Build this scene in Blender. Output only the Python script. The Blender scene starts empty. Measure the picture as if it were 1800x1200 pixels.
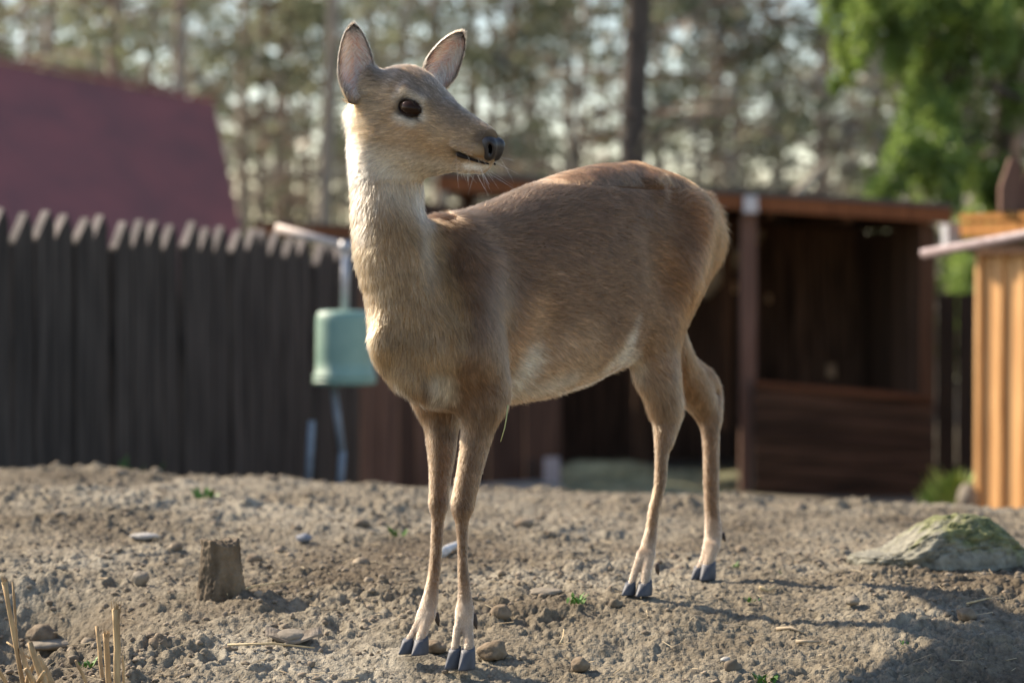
import bpy, math, random, os
import numpy as np
from mathutils import Vector, Matrix

scene = bpy.context.scene
COL = scene.collection
rnd = random.Random(7)
rng = np.random.default_rng(11)
PI = math.pi

# ------------------------------------------------------------------ camera
CAM_H, FPX, PITCH = 0.70, 4250.0, math.atan(120.0 / 4250.0)
cam_d = bpy.data.cameras.new("camera")
cam = bpy.data.objects.new("camera", cam_d)
COL.objects.link(cam)
cam_d.sensor_width = 36.0
cam_d.lens = 85.0
cam_d.clip_start = 0.05
cam_d.clip_end = 2000.0
cam.location = (0, 0, CAM_H)
cam.rotation_euler = (PI / 2 - PITCH, 0, 0)
cam_d.dof.use_dof = True
cam_d.dof.focus_distance = 4.22
cam_d.dof.aperture_fstop = 3.0
scene.camera = cam

# ------------------------------------------------------------------ world and sun
SUN = Vector((-0.70, 0.42, 0.58)).normalized()
world = bpy.data.worlds.new("World")
scene.world = world
world.use_nodes = True
wn = world.node_tree
bg = wn.nodes["Background"]
sky = wn.nodes.new("ShaderNodeTexSky")
sky.sky_type = 'NISHITA'
sky.sun_disc = False
sky.sun_elevation = math.asin(SUN.z)
sky.sun_rotation = math.atan2(SUN.x, SUN.y)
sky.air_density = 1.0
sky.dust_density = 0.7
sky.ozone_density = 1.0
wb = wn.nodes.new("ShaderNodeVectorMath"); wb.operation = 'MULTIPLY'     # the camera's white balance was set warm
wb.inputs[1].default_value = (1.05, 0.98, 0.93)
wn.links.new(sky.outputs[0], wb.inputs[0]); wn.links.new(wb.outputs[0], bg.inputs[0])
bg.inputs[1].default_value = 0.118
sl = bpy.data.lights.new("sun", 'SUN')
sl.energy = 5.0
sl.angle = math.radians(1.3)
sl.color = (1.0, 0.85, 0.66)
so = bpy.data.objects.new("sun", sl)
so.rotation_euler = SUN.to_track_quat('Z', 'Y').to_euler()
COL.objects.link(so)

scene.view_settings.view_transform = 'Standard'
scene.view_settings.look = 'None'
scene.view_settings.exposure = 1.13
scene.view_settings.gamma = 1.0
scene.render.engine = 'CYCLES'
cy = scene.cycles
cy.max_bounces = 8
cy.diffuse_bounces = 3
cy.glossy_bounces = 3
cy.transmission_bounces = 5
cy.transparent_max_bounces = 6
cy.caustics_reflective = False
cy.caustics_refractive = False
cy.use_denoising = True
cy.use_adaptive_sampling = False
cy.adaptive_threshold = 0.01
try:
    scene.cycles_curves.shape = 'RIBBONS'
except Exception:
    pass

# ------------------------------------------------------------------ helpers
cp, sp_ = math.cos(PITCH), math.sin(PITCH)
def P(px, py, d):
    """real point seen at picture position px, py and d metres along the view"""
    X = (px - 900.0) / FPX * d
    Yc = (600.0 - py) / FPX * d
    return np.array((X, d * cp + Yc * sp_, CAM_H - d * sp_ + Yc * cp))

def smooth(a, b, x):
    t = np.clip((x - a) / (b - a), 0, 1)
    return t * t * (3 - 2 * t)

def tag(o, label=None, cat=None, group=None, kind=None):
    if label: o["label"] = label
    if cat: o["category"] = cat
    if group: o["group"] = group
    if kind: o["kind"] = kind
    return o

def empty(name, loc, label, cat, group=None, rz=0.0):
    o = bpy.data.objects.new(name, None)
    o.empty_display_size = 0.1
    COL.objects.link(o)
    o.location = loc
    o.rotation_euler = (0, 0, rz)
    return tag(o, label, cat, group)

def np_mesh(name, V, F, smooth_shade=True):
    """V (n,3); F (m,k) quads or tris"""
    me = bpy.data.meshes.new(name)
    V = np.asarray(V, dtype=np.float32)
    F = np.asarray(F, dtype=np.int32)
    m, k = F.shape
    me.vertices.add(len(V))
    me.vertices.foreach_set("co", V.ravel())
    me.loops.add(m * k)
    me.loops.foreach_set("vertex_index", F.ravel())
    me.polygons.add(m)
    me.polygons.foreach_set("loop_start", np.arange(0, m * k, k, dtype=np.int32))
    me.polygons.foreach_set("loop_total", np.full(m, k, dtype=np.int32))
    if smooth_shade:
        me.polygons.foreach_set("use_smooth", np.ones(m, dtype=bool))
    me.update(calc_edges=True)
    me.validate()
    return me

class MB:
    """collects shapes in world space and links them as one mesh object"""
    def __init__(self):
        self.v, self.f = [], []
    def add(self, vs, fs):
        n = len(self.v)
        self.v += [tuple(map(float, p)) for p in vs]
        self.f += [tuple(n + i for i in q) for q in fs]
    def box(self, c, size, rz=0.0, jit=0.0, M=None):
        hx, hy, hz = (s / 2 for s in size)
        vs = []
        for z in (-hz, hz):
            for x, y in ((-hx, -hy), (hx, -hy), (hx, hy), (-hx, hy)):
                p = Vector((x + rnd.uniform(-jit, jit), y + rnd.uniform(-jit, jit), z + rnd.uniform(-jit, jit)))
                if M is not None: p = M @ p
                p = Matrix.Rotation(rz, 3, 'Z') @ p
                vs.append(p + Vector(c))
        self.add(vs, [(3, 2, 1, 0), (4, 5, 6, 7), (0, 1, 5, 4), (1, 2, 6, 5), (2, 3, 7, 6), (3, 0, 4, 7)])
    def beam(self, a, b, w, h, up=(0, 0, 1)):
        """bar of width w (sideways) and height h (along up) from a to b"""
        a, b, up = Vector(a), Vector(b), Vector(up)
        d = (b - a).normalized()
        s = d.cross(up).normalized()
        u = s.cross(d).normalized()
        vs = []
        for p in (a, b):
            for i, j in ((-1, -1), (1, -1), (1, 1), (-1, 1)):
                vs.append(p + s * (i * w / 2) + u * (j * h / 2))
        self.add(vs, [(0, 3, 2, 1), (4, 5, 6, 7), (0, 1, 5, 4), (1, 2, 6, 5), (2, 3, 7, 6), (3, 0, 4, 7)])
    def tube(self, pts, rad, n=10, cap=True, jit=0.0):
        pts = [Vector(p) for p in pts]
        if not hasattr(rad, '__len__'): rad = [rad] * len(pts)
        base = len(self.v)
        ref = Vector((0.31, 0.17, 0.93))
        vs, fs = [], []
        for i, p in enumerate(pts):
            t = (pts[min(i + 1, len(pts) - 1)] - pts[max(i - 1, 0)]).normalized()
            if abs(t.dot(ref)) > 0.95: ref = Vector((1, 0.2, 0.1))
            a = t.cross(ref).normalized(); b = t.cross(a).normalized()
            for k in range(n):
                th = 2 * PI * k / n
                r = rad[i] * (1 + rnd.uniform(-jit, jit))
                vs.append(p + a * (r * math.cos(th)) + b * (r * math.sin(th)))
        for i in range(len(pts) - 1):
            for k in range(n):
                fs.append((i * n + k, i * n + (k + 1) % n, (i + 1) * n + (k + 1) % n, (i + 1) * n + k))
        if cap:
            fs.append(tuple(range(n))[::-1])
            m = (len(pts) - 1) * n
            fs.append(tuple(m + k for k in range(n)))
        self.add(vs, fs)
    def lathe(self, c, prof, n=32, axis=None):
        """prof: (r, z) list turned round the vertical through c"""
        vs, fs = [], []
        for r, z in prof:
            for k in range(n):
                th = 2 * PI * k / n
                vs.append((c[0] + r * math.cos(th), c[1] + r * math.sin(th), c[2] + z))
        for i in range(len(prof) - 1):
            for k in range(n):
                fs.append((i * n + k, i * n + (k + 1) % n, (i + 1) * n + (k + 1) % n, (i + 1) * n + k))
        self.add(vs, fs)
    def build(self, name, mat, parent=None, origin=None, smooth_shade=False):
        if origin is None:
            origin = tuple(parent.location) if parent is not None else (0, 0, 0)
        o3 = Vector(origin)
        me = bpy.data.meshes.new(name)
        me.from_pydata([tuple(Vector(p) - o3) for p in self.v], [], self.f)
        if smooth_shade:
            me.polygons.foreach_set("use_smooth", [True] * len(me.polygons))
        me.update()
        o = bpy.data.objects.new(name, me)
        COL.objects.link(o)
        if mat: me.materials.append(mat)
        if parent is not None: o.parent = parent
        else: o.location = origin
        return o

# ------------------------------------------------------------------ numpy noise
def _hash(ix, iy, iz, seed):
    h = (ix.astype(np.int64) * 374761393 + iy.astype(np.int64) * 668265263 + iz.astype(np.int64) * 2147483647 + seed * 974634777) & 0xffffffff
    h = ((h ^ (h >> 13)) * 1274126177) & 0xffffffff
    h = (h ^ (h >> 16)) & 0xffffffff
    return h.astype(np.float64) / 4294967295.0

def vnoise(p, scale, seed=0):
    q = np.asarray(p, dtype=np.float64) * scale
    if q.shape[-1] == 2:
        q = np.concatenate([q, np.zeros(q.shape[:-1] + (1,))], -1)
    i = np.floor(q); f = q - i
    f = f * f * f * (f * (f * 6 - 15) + 10)
    i = i.astype(np.int64)
    out = 0
    for dx in (0, 1):
        for dy in (0, 1):
            for dz in (0, 1):
                w = (f[..., 0] if dx else 1 - f[..., 0]) * (f[..., 1] if dy else 1 - f[..., 1]) * (f[..., 2] if dz else 1 - f[..., 2])
                out = out + w * _hash(i[..., 0] + dx, i[..., 1] + dy, i[..., 2] + dz, seed)
    return out * 2 - 1

def fbm(p, scale, octaves=4, seed=0, gain=0.5):
    a, s, o, tot = 1.0, scale, 0, 0
    for k in range(octaves):
        o = o + a * vnoise(p, s, seed + k * 17); tot += a
        a *= gain; s *= 2.03
    return o / tot

def lumps(p2, cell, seed, frac=0.6, pw=0.6):
    """rounded lumps scattered one per cell; 0..1 height"""
    q = p2 / cell
    i = np.floor(q).astype(np.int64)
    out = np.zeros(len(q))
    for dx in (-1, 0, 1):
        for dy in (-1, 0, 1):
            cx, cyy = i[:, 0] + dx, i[:, 1] + dy
            z = np.zeros_like(cx)
            jx = _hash(cx, cyy, z, seed); jy = _hash(cx, cyy, z + 1, seed)
            rr = _hash(cx, cyy, z + 2, seed); on = _hash(cx, cyy, z + 3, seed)
            an = _hash(cx, cyy, z + 4, seed) * PI
            r = 0.28 + 0.5 * rr
            ux = q[:, 0] - (cx + jx); uy = q[:, 1] - (cyy + jy)
            a = np.cos(an) * ux + np.sin(an) * uy; b = (-np.sin(an) * ux + np.cos(an) * uy) * 1.35
            d2 = (a * a + b * b) / (r * r)
            h = np.where((d2 < 1) & (on < frac), np.power(np.clip(1 - d2, 0, 1), pw) * r / 0.78, 0)
            out = np.maximum(out, h)
    return out

# ------------------------------------------------------------------ materials
def new_mat(name):
    m = bpy.data.materials.new(name)
    m.use_nodes = True
    nt = m.node_tree
    return m, nt, nt.nodes["Principled BSDF"]

def N(nt, typ, **kw):
    n = nt.nodes.new(typ)
    for k, v in kw.items():
        if k.startswith('i_'):
            key = k[2:]
            key = int(key) if key.isdigit() else key
            n.inputs[key].default_value = v
        else:
            setattr(n, k, v)
    return n

def ramp(nt, stops, interp='LINEAR'):
    n = nt.nodes.new("ShaderNodeValToRGB")
    n.color_ramp.interpolation = interp
    e = n.color_ramp.elements
    while len(e) > 1: e.remove(e[-1])
    e[0].position, e[0].color = stops[0][0], (*stops[0][1], 1)
    for pos, c in stops[1:]:
        x = e.new(pos); x.color = (*c, 1)
    return n

def simple_mat(name, c1, c2=None, scale=20.0, rough=0.7, stretch=(1, 1, 1), bump=0.0, metallic=0.0, detail=5.0, island=0.0, spec=0.3):
    m, nt, b = new_mat(name)
    L = nt.links.new
    b.inputs["Roughness"].default_value = rough
    b.inputs["Metallic"].default_value = metallic
    b.inputs["Specular IOR Level"].default_value = spec
    c2 = c2 or tuple(x * 0.6 for x in c1)
    tc = N(nt, "ShaderNodeTexCoord")
    mp = N(nt, "ShaderNodeMapping"); mp.inputs["Scale"].default_value = stretch
    L(tc.outputs["Object"], mp.inputs[0])
    nz = N(nt, "ShaderNodeTexNoise"); nz.inputs["Scale"].default_value = scale; nz.inputs["Detail"].default_value = detail
    L(mp.outputs[0], nz.inputs["Vector"])
    r = ramp(nt, [(0.3, c2), (0.7, c1)])
    L(nz.outputs["Fac"], r.inputs[0])
    out = r.outputs[0]
    if island > 0:
        ge = N(nt, "ShaderNodeNewGeometry")
        mr = N(nt, "ShaderNodeMapRange")
        mr.inputs["To Min"].default_value = 1 - island; mr.inputs["To Max"].default_value = 1 + island
        L(ge.outputs["Random Per Island"], mr.inputs[0])
        mx = N(nt, "ShaderNodeVectorMath", operation='SCALE')
        L(out, mx.inputs[0]); L(mr.outputs[0], mx.inputs["Scale"])
        out = mx.outputs[0]
    L(out, b.inputs["Base Color"])
    if bump > 0:
        bp = N(nt, "ShaderNodeBump"); bp.inputs["Strength"].default_value = bump; bp.inputs["Distance"].default_value = 0.01
        L(nz.outputs["Fac"], bp.inputs["Height"]); L(bp.outputs[0], b.inputs["Normal"])
    return m
# ------------------------------------------------------------------ ground
HOOVES = {  # picture position of the foot centre, distance
    'LF': (808, 1158, 4.20), 'RF': (725, 1132, 4.262), 'LH': (1124, 1034, 4.62), 'RH': (1240, 1006, 4.92)}
HW = {k: P(*v) for k, v in HOOVES.items()}
_D = [-50, 0, 2.0, 3.0, 3.9, 4.1, 4.24, 4.62, 4.95, 5.6, 6.3, 6.8, 7.4, 8.4, 10, 13, 2000]
_Z = [-.9, -.6, -.28, -.15, -.022, .004, .030, .082, .088, .094, .100, .098, .03, -.26, -.5, -.63, -.63]
def ground_base(x, y):
    z = np.interp(y, _D, _Z)
    for k in (0.07, 0.14):
        z = z * 0.5 + 0.25 * (np.interp(y - k, _D, _Z) + np.interp(y + k, _D, _Z))
    w = smooth(4.6, 6.8, y) * (1 - smooth(8.0, 11.0, y))
    z = z - 0.042 * np.clip(x, -6, 6) * w
    # hollow at the left edge of the mound
    q = ((x + 1.02) / 0.25) ** 2 + ((y - 4.50) / 0.24) ** 2
    z = z - 0.15 * np.exp(-q * q)
    return z

PRINTS = [(rnd.uniform(-1, 1.05) * .24 * yy, yy, rnd.uniform(0, 6.28)) for yy in [rnd.uniform(3.95, 5.6) for _ in range(46)]]
def ground_h(x, y, fine=True):
    x = np.asarray(x, dtype=np.float64); y = np.asarray(y, dtype=np.float64)
    p = np.stack([x, y], -1)
    z = ground_base(x, y)
    near = 1 - smooth(9, 14, y)
    n = 0.016 * fbm(p, 2.2, 3, 5)
    if fine:
        q = p + .02 * np.stack([fbm(p, 14, 2, 91), fbm(p, 14, 2, 92)], -1)
        w = smooth(-0.30, 0.35, fbm(p, 2.6, 2, 31)); w2 = smooth(-.35, .35, vnoise(p, 6.3, 37))
        b1 = 1 - np.abs(fbm(q, 13, 2, 51)) * 2.2
        b2 = np.abs(fbm(q, 30, 3, 52, .55)); b3 = np.abs(fbm(q, 75, 3, 53, .6))
        n = n + 0.010 * fbm(p, 7, 3, 9, .5) * near
        n = n + (0.034 * np.sqrt(np.abs(fbm(q, 15, 3, 51, .55))) * (.25 + .75 * w) + .030 * np.sqrt(b2) * (.2 + .8 * w2 * w) + .013 * np.sqrt(b3) - .030) * near * .55
        n = n + 0.012 * lumps(p + 0.018 * fbm(p, 45, 3, 4)[..., None], 0.075, 42, 0.22, 0.9) * w2 * near
        n = n + 0.006 * lumps(p + 0.012 * fbm(p, 90, 3, 6)[..., None], 0.028, 43, 0.35, 0.8) * (.2 + .8 * w) * near
        n = n + 0.0040 * fbm(p, 95, 3, 12, 0.65) * near
        for (hx, hy, ha) in PRINTS:     # old hoof prints
            ux = (x - hx) * math.cos(ha) + (y - hy) * math.sin(ha); uy = -(x - hx) * math.sin(ha) + (y - hy) * math.cos(ha)
            r2 = (ux / .016) ** 2 + (uy / .032) ** 2
            n = n - .013 * np.exp(-r2 ** 2) + .005 * np.exp(-(r2 - 2.2) ** 2)
    keep = np.ones_like(z)
    for h in HW.values():
        keep = keep * (1 - np.exp(-(((x - h[0]) ** 2 + (y - h[1]) ** 2) / 0.040 ** 2)))
    for h in HW.values():   # meet every foot exactly
        g = np.exp(-(((x - h[0]) ** 2 + (y - h[1]) ** 2) / 0.14 ** 2))
        z = z + (h[2] - 0.012 - ground_base(h[0], h[1])) * g * 0.9
    return z + n * keep

def mat_ground():
    m, nt, b = new_mat("dry soil")
    L = nt.links.new
    tc = N(nt, "ShaderNodeTexCoord")
    n1 = N(nt, "ShaderNodeTexNoise"); n1.inputs["Scale"].default_value = 1.6; n1.inputs["Detail"].default_value = 7; n1.inputs["Roughness"].default_value = .65
    n2 = N(nt, "ShaderNodeTexNoise"); n2.inputs["Scale"].default_value = 55; n2.inputs["Detail"].default_value = 8; n2.inputs["Roughness"].default_value = .7
    n3 = N(nt, "ShaderNodeTexVoronoi"); n3.inputs["Scale"].default_value = 70
    for n in (n1, n2, n3): L(tc.outputs["Object"], n.inputs["Vector"])
    r1 = ramp(nt, [(0.36, (.108, .088, .063)), (0.5, (.188, .166, .127)), (0.65, (.275, .256, .210))])
    r2 = ramp(nt, [(0.28, (.42, .40, .38)), (0.5, (.92, .91, .90)), (0.72, (1.28, 1.27, 1.24))])
    r3 = ramp(nt, [(0.0, (.8, .79, .77)), (0.5, (1.05, 1.04, 1.03)), (1.0, (1.15, 1.12, 1.08))])
    L(n1.outputs["Fac"], r1.inputs[0]); L(n2.outputs["Fac"], r2.inputs[0]); L(n3.outputs["Color"], r3.inputs[0])
    m1 = N(nt, "ShaderNodeMix", data_type='RGBA', blend_type='MULTIPLY'); m1.inputs[0].default_value = 1
    m2 = N(nt, "ShaderNodeMix", data_type='RGBA', blend_type='MULTIPLY'); m2.inputs[0].default_value = .8
    L(r1.outputs[0], m1.inputs[6]); L(r2.outputs[0], m1.inputs[7])
    L(m1.outputs[2], m2.inputs[6]); L(r3.outputs[0], m2.inputs[7])
    L(m2.outputs[2], b.inputs["Base Color"])
    b.inputs["Roughness"].default_value = .95
    b.inputs["Specular IOR Level"].default_value = .15
    bp = N(nt, "ShaderNodeBump"); bp.inputs["Strength"].default_value = .9; bp.inputs["Distance"].default_value = .006
    n4 = N(nt, "ShaderNodeTexNoise"); n4.inputs["Scale"].default_value = 160; n4.inputs["Detail"].default_value = 5
    L(tc.outputs["Object"], n4.inputs["Vector"])
    L(n4.outputs["Fac"], bp.inputs["Height"]); L(bp.outputs[0], b.inputs["Normal"])
    return m
M_SOIL = mat_ground()

def build_ground():
    ys = [-60, -30, -12, -5, -1, 1, 2, 2.8]
    y = 3.3
    while y < 8.6:
        ys.append(y); y += 0.0058 * (y / 4.0) ** 1.4 if y < 7.6 else 0.03
    while y < 20: ys.append(y); y += 0.12
    while y < 900: ys.append(y); y *= 1.15
    ys = np.array(ys)
    core = np.linspace(-1, 1, 860)
    outer = [1.03]
    while outer[-1] < 60: outer.append(outer[-1] * 1.12 + 0.02)
    outer = np.array(outer)
    u = np.concatenate([-outer[::-1], core, outer])
    span = 0.25 * np.clip(ys, 3.3, 60) + 0.12
    X = u[None, :] * span[:, None]
    Y = np.repeat(ys[:, None], len(u), 1)
    Z = ground_h(X.ravel(), Y.ravel())
    V = np.stack([X.ravel(), Y.ravel(), Z], -1)
    nr, nc = X.shape
    idx = np.arange(nr * nc).reshape(nr, nc)
    F = np.stack([idx[:-1, :-1], idx[:-1, 1:], idx[1:, 1:], idx[1:, :-1]], -1).reshape(-1, 4)
    me = np_mesh("ground", V, F)
    me.materials.append(M_SOIL)
    o = bpy.data.objects.new("ground", me); COL.objects.link(o)
    tag(o, kind="structure")
build_ground()

def ico(sub):
    import bmesh
    bm = bmesh.new(); bmesh.ops.create_icosphere(bm, subdivisions=sub, radius=1.0)
    V = np.array([v.co[:] for v in bm.verts]); F = np.array([[v.index for v in f.verts] for f in bm.faces])
    bm.free(); return V, F
ICO2, ICO3, ICO4 = ico(2), ico(3), ico(4)

def rock_verts(V, seed, size, rough=0.35, freq=1.6, flat=1.0):
    n = fbm(V + seed * 3.7, freq, 3, seed)
    n2 = fbm(V + seed * 1.3, freq * 4, 3, seed + 3)
    v = V * (1 + rough * n + rough * 0.35 * n2)[:, None]
    return v * np.array(size) * np.array((1, 1, flat))

def scatter_clods():
    Vb, Fb = ICO2
    protos = [rock_verts(Vb, s, (1, 1, .8), .62, 1.9) for s in range(12)]
    n = 12000
    d = 3.5 + (rng.random(n) ** 0.9) * 3.9
    x = (rng.random(n) * 2 - 1) * (0.24 * d + 0.1)
    den = vnoise(np.stack([x, d], -1), 2.3, 88) + 0.55 * vnoise(np.stack([x, d], -1), 7.3, 89)
    keep = den + rng.random(n) * 0.9 > 0.25
    for h in HW.values():
        keep &= ((x - h[0]) ** 2 + (d - h[1]) ** 2) > 0.035 ** 2
    x, d = x[keep], d[keep]
    n = len(x)
    r = 0.0014 + 0.0048 * rng.random(n) ** 2.2 + 0.012 * (rng.random(n) > .982) * rng.random(n)
    z = ground_h(x, d) + r * 0.25
    Vs, Fs = [], []
    for i in range(n):
        v = protos[i % 12]
        a = rng.random() * 6.28
        ca, sa = math.cos(a), math.sin(a)
        q = np.stack([v[:, 0] * ca - v[:, 1] * sa, v[:, 0] * sa + v[:, 1] * ca, v[:, 2]], -1) * r[i] * np.array([1 + rng.random() * .5, 1, .8 + rng.random() * .4])
        Vs.append(q + np.array((x[i], d[i], z[i]))); Fs.append(Fb + i * len(Vb))
    me = np_mesh("soil_crumbs", np.concatenate(Vs), np.concatenate(Fs))
    m = simple_mat("soil crumbs", (.27, .225, .168), (.14, .108, .078), 26, .95, bump=.4, island=.22)
    me.materials.append(m)
    o = bpy.data.objects.new("soil_crumbs", me); COL.objects.link(o)
    tag(o, "small brown crumbs of dry soil scattered over the bare ground", "soil", kind="stuff")
scatter_clods()

def np_obj(name, V, F, mat, origin, parent=None, smooth_shade=True):
    me = np_mesh(name, np.asarray(V) - np.asarray(origin), F, smooth_shade)
    if mat: me.materials.append(mat)
    o = bpy.data.objects.new(name, me); COL.objects.link(o)
    if parent is not None: o.parent = parent
    else: o.location = tuple(origin)
    return o

def on_ground(px, py, guess=4.5):
    """point of the ground seen at px, py"""
    lo, hi = 3.4, 8.5
    for d in np.arange(3.4, 8.5, 0.01):
        q = P(px, py, d)
        if ground_h(np.array([q[0]]), np.array([q[1]]), False)[0] > q[2]:
            return q
    return P(px, py, guess)

# loose stones and clods one can point at
M_STONE = simple_mat("grey stone", (.27, .235, .185), (.15, .128, .10), 30, .85, bump=.5)
M_CLOD = simple_mat("earth clod", (.235, .185, .13), (.12, .09, .06), 60, .95, bump=.6)
M_PALE = simple_mat("pale chip", (.40, .385, .36), (.26, .245, .225), 30, .7)
def stone(px, py, rpx, mat, name, label, cat, group=None, flat=.7, seed=1, rough=.3, asp=1.0, yaw=0):
    q = on_ground(px, py)
    r = rpx / FPX * q[1]
    V, F = ICO3
    v = rock_verts(V, seed, (asp, 1, 1), rough, 1.5, flat)
    ca, sa = math.cos(yaw), math.sin(yaw)
    v = np.stack([v[:, 0] * ca - v[:, 1] * sa, v[:, 0] * sa + v[:, 1] * ca, v[:, 2]], -1)
    org = q + np.array((0, 0, 0))
    o = np_obj(name, v * r + org + np.array((0, 0, r * flat * .30)), F, mat, org)
    tag(o, label, cat, group)
    return o
stone(247, 1020, 15, M_STONE, "stone", "small tan stone with a pointed top, left of the stump", "stone", "loose stones", .9, 3, .35)
stone(510, 1122, 34, M_STONE, "stone", "flat pale oval stone lying above the curved bark strip", "stone", "loose stones", .38, 8, .22)
stone(878, 1084, 17, M_CLOD, "earth_clod", "upright knobbly clod right of the near front hoof", "earth clod", "earth clods", 1.0, 11, .5)
stone(868, 1150, 26, M_CLOD, "earth_clod", "broad crumbly clod touching the near front hoof on its right", "earth clod", "earth clods", .7, 12, .4)
stone(765, 1140, 20, M_CLOD, "earth_clod", "low clod wedged between the two front hooves", "earth clod", "earth clods", .6, 13, .4)
stone(75, 1125, 26, M_CLOD, "earth_clod", "rounded reddish clod behind the dry stems at the left edge", "earth clod", "earth clods", .8, 14, .4)
stone(285, 1140, 22, M_CLOD, "earth_clod", "dark knobbly clod right of the clump of cut stems", "earth clod", "earth clods", .9, 15, .5)
stone(1498, 1058, 13, M_STONE, "stone", "small brown stone alone on the ground below the mossy rock", "stone", "loose stones", .6, 16, .3)
stone(1085, 1030, 0.1, M_STONE, "x", "x", "x") if False else None
stone(1700, 1085, 17, M_CLOD, "earth_clod", "dark clod near the right edge below the mossy rock", "earth clod", "earth clods", .8, 17, .45)
stone(1020, 1172, 17, M_CLOD, "earth_clod", "round clod at the bottom middle, right of the white chip", "earth clod", "earth clods", .8, 18, .35)
stone(960, 1042, 19, M_STONE, "stone", "flat greyish stone on the ground between front and hind legs", "stone", "loose stones", .4, 19, .3, 1.5)
stone(1275, 1160, 9, M_PALE, "white_chip", "tiny white chip beside a round clod at the bottom middle", "chip", None, .6, 20)
stone(88, 1135, 30, M_STONE, "stone", "long smooth grey stone lying just behind the left dry stems", "stone", "loose stones", .3, 21, .15, 1.5, .2)
stone(255, 944, 18, M_PALE, "pale_stone", "white flat stone far left on the mound, behind the stump", "stone", None, .35, 22, .2, 1.4)
stone(534, 948, 14, simple_mat("slate", (.20, .22, .26), (.12, .13, .16), 30, .7), "blue_stone", "bluish grey stone on the mound to the right behind the stump", "stone", None, .6, 23, .3)

def litter():
    n = 900
    d = 3.7 + rng.random(n) * 2.6; x = (rng.random(n) * 2 - 1) * (.24 * d)
    z = ground_h(x, d) + .0025
    V, F = [], []
    for i in range(n):
        a = rng.random() * 3.1416; l = .004 + .022 * rng.random() ** 2.2; w = .0005 + .0006 * rng.random()
        dx, dy = math.cos(a) * l, math.sin(a) * l; t0, t1 = rng.normal(0, .004), rng.normal(0, .004)
        sx, sy = -math.sin(a) * w, math.cos(a) * w
        k = len(V)
        V += [(x[i] - dx - sx, d[i] - dy - sy, z[i] + t0), (x[i] - dx + sx, d[i] - dy + sy, z[i] + t0), (x[i] + dx + sx, d[i] + dy + sy, z[i] + t1), (x[i] + dx - sx, d[i] + dy - sy, z[i] + t1),
              (x[i] - dx, d[i] - dy, z[i] + t0 + w * 1.5), (x[i] + dx, d[i] + dy, z[i] + t1 + w * 1.5)]
        F += [(k, k + 3, k + 2, k + 1), (k, k + 4, k + 5, k + 3), (k + 1, k + 2, k + 5, k + 4)]
    me = np_mesh("straw_litter", np.array(V), np.array(F), False)
    me.materials.append(simple_mat("straw bits", (.50, .42, .28), (.24, .18, .11), 30, .8, island=.4))
    o = bpy.data.objects.new("straw_litter", me); COL.objects.link(o)
    tag(o, "tiny bits of straw and plant litter strewn over the soil", "straw", kind="stuff")
litter()

# ------------------------------------------------------------------ stump
def build_stump():
    q = on_ground(388, 1044) + np.array((0, 0, .008))
    sc = q[1] / FPX
    h, rb, rt = 104 * sc, 43 * sc, 34 * sc
    nt_, nz_ = 96, 46
    V = []
    for j in range(nz_ + 1):
        t = j / nz_
        r = rb + (rt - rb) * t ** 0.7
        for k in range(nt_):
            th = 2 * PI * k / nt_
            g = math.sin(th * 7 + 1) * .5 + math.sin(th * 13 + 2.3) * .35 + math.sin(th * 29) * .2
            rr = r * (1 + .035 * g) + (0.10 * rb * (1 - t) ** 3)
            V.append((rr * math.cos(th), rr * math.sin(th), h * t - .02 + (0.006 * math.sin(th * 2 + .5) * t)))
    rings = 14
    for j in range(1, rings + 1):
        f = 1 - j / rings
        for k in range(nt_):
            th = 2 * PI * k / nt_
            rr = rt * f * (1 + .03 * math.sin(th * 7 + 1) * f)
            V.append((rr * math.cos(th), rr * math.sin(th), h - .02 + .003 * math.sin(th * 3 + j) * f + .003 * (1 - f) + 0.006 * math.sin(th * 2 + .5) * f))
    V = np.array(V)
    nrm = V.copy(); nrm[:, 2] *= .3
    nrm /= np.linalg.norm(nrm, axis=1)[:, None] + 1e-6
    Vn = V.copy(); Vn[:, 2] *= .35
    V = V + nrm * (0.0065 * fbm(Vn, 40, 4, 7, .6) + .003 * fbm(V, 160, 3, 8, .6))[:, None]
    rows = nz_ + 1 + rings
    idx = np.arange(rows * nt_).reshape(rows, nt_)
    nx = np.roll(idx, -1, 1)
    F = np.stack([idx[:-1], nx[:-1], nx[1:], idx[1:]], -1).reshape(-1, 4)
    m = simple_mat("weathered stump wood", (.20, .155, .105), (.040, .030, .020), 34, .95, (1, 1, .30), 1.0, detail=10)
    o = np_obj("tree_stump", V + q, F, m, q)
    tag(o, "short weathered wooden stump standing in the soil at left", "stump")
build_stump()

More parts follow.
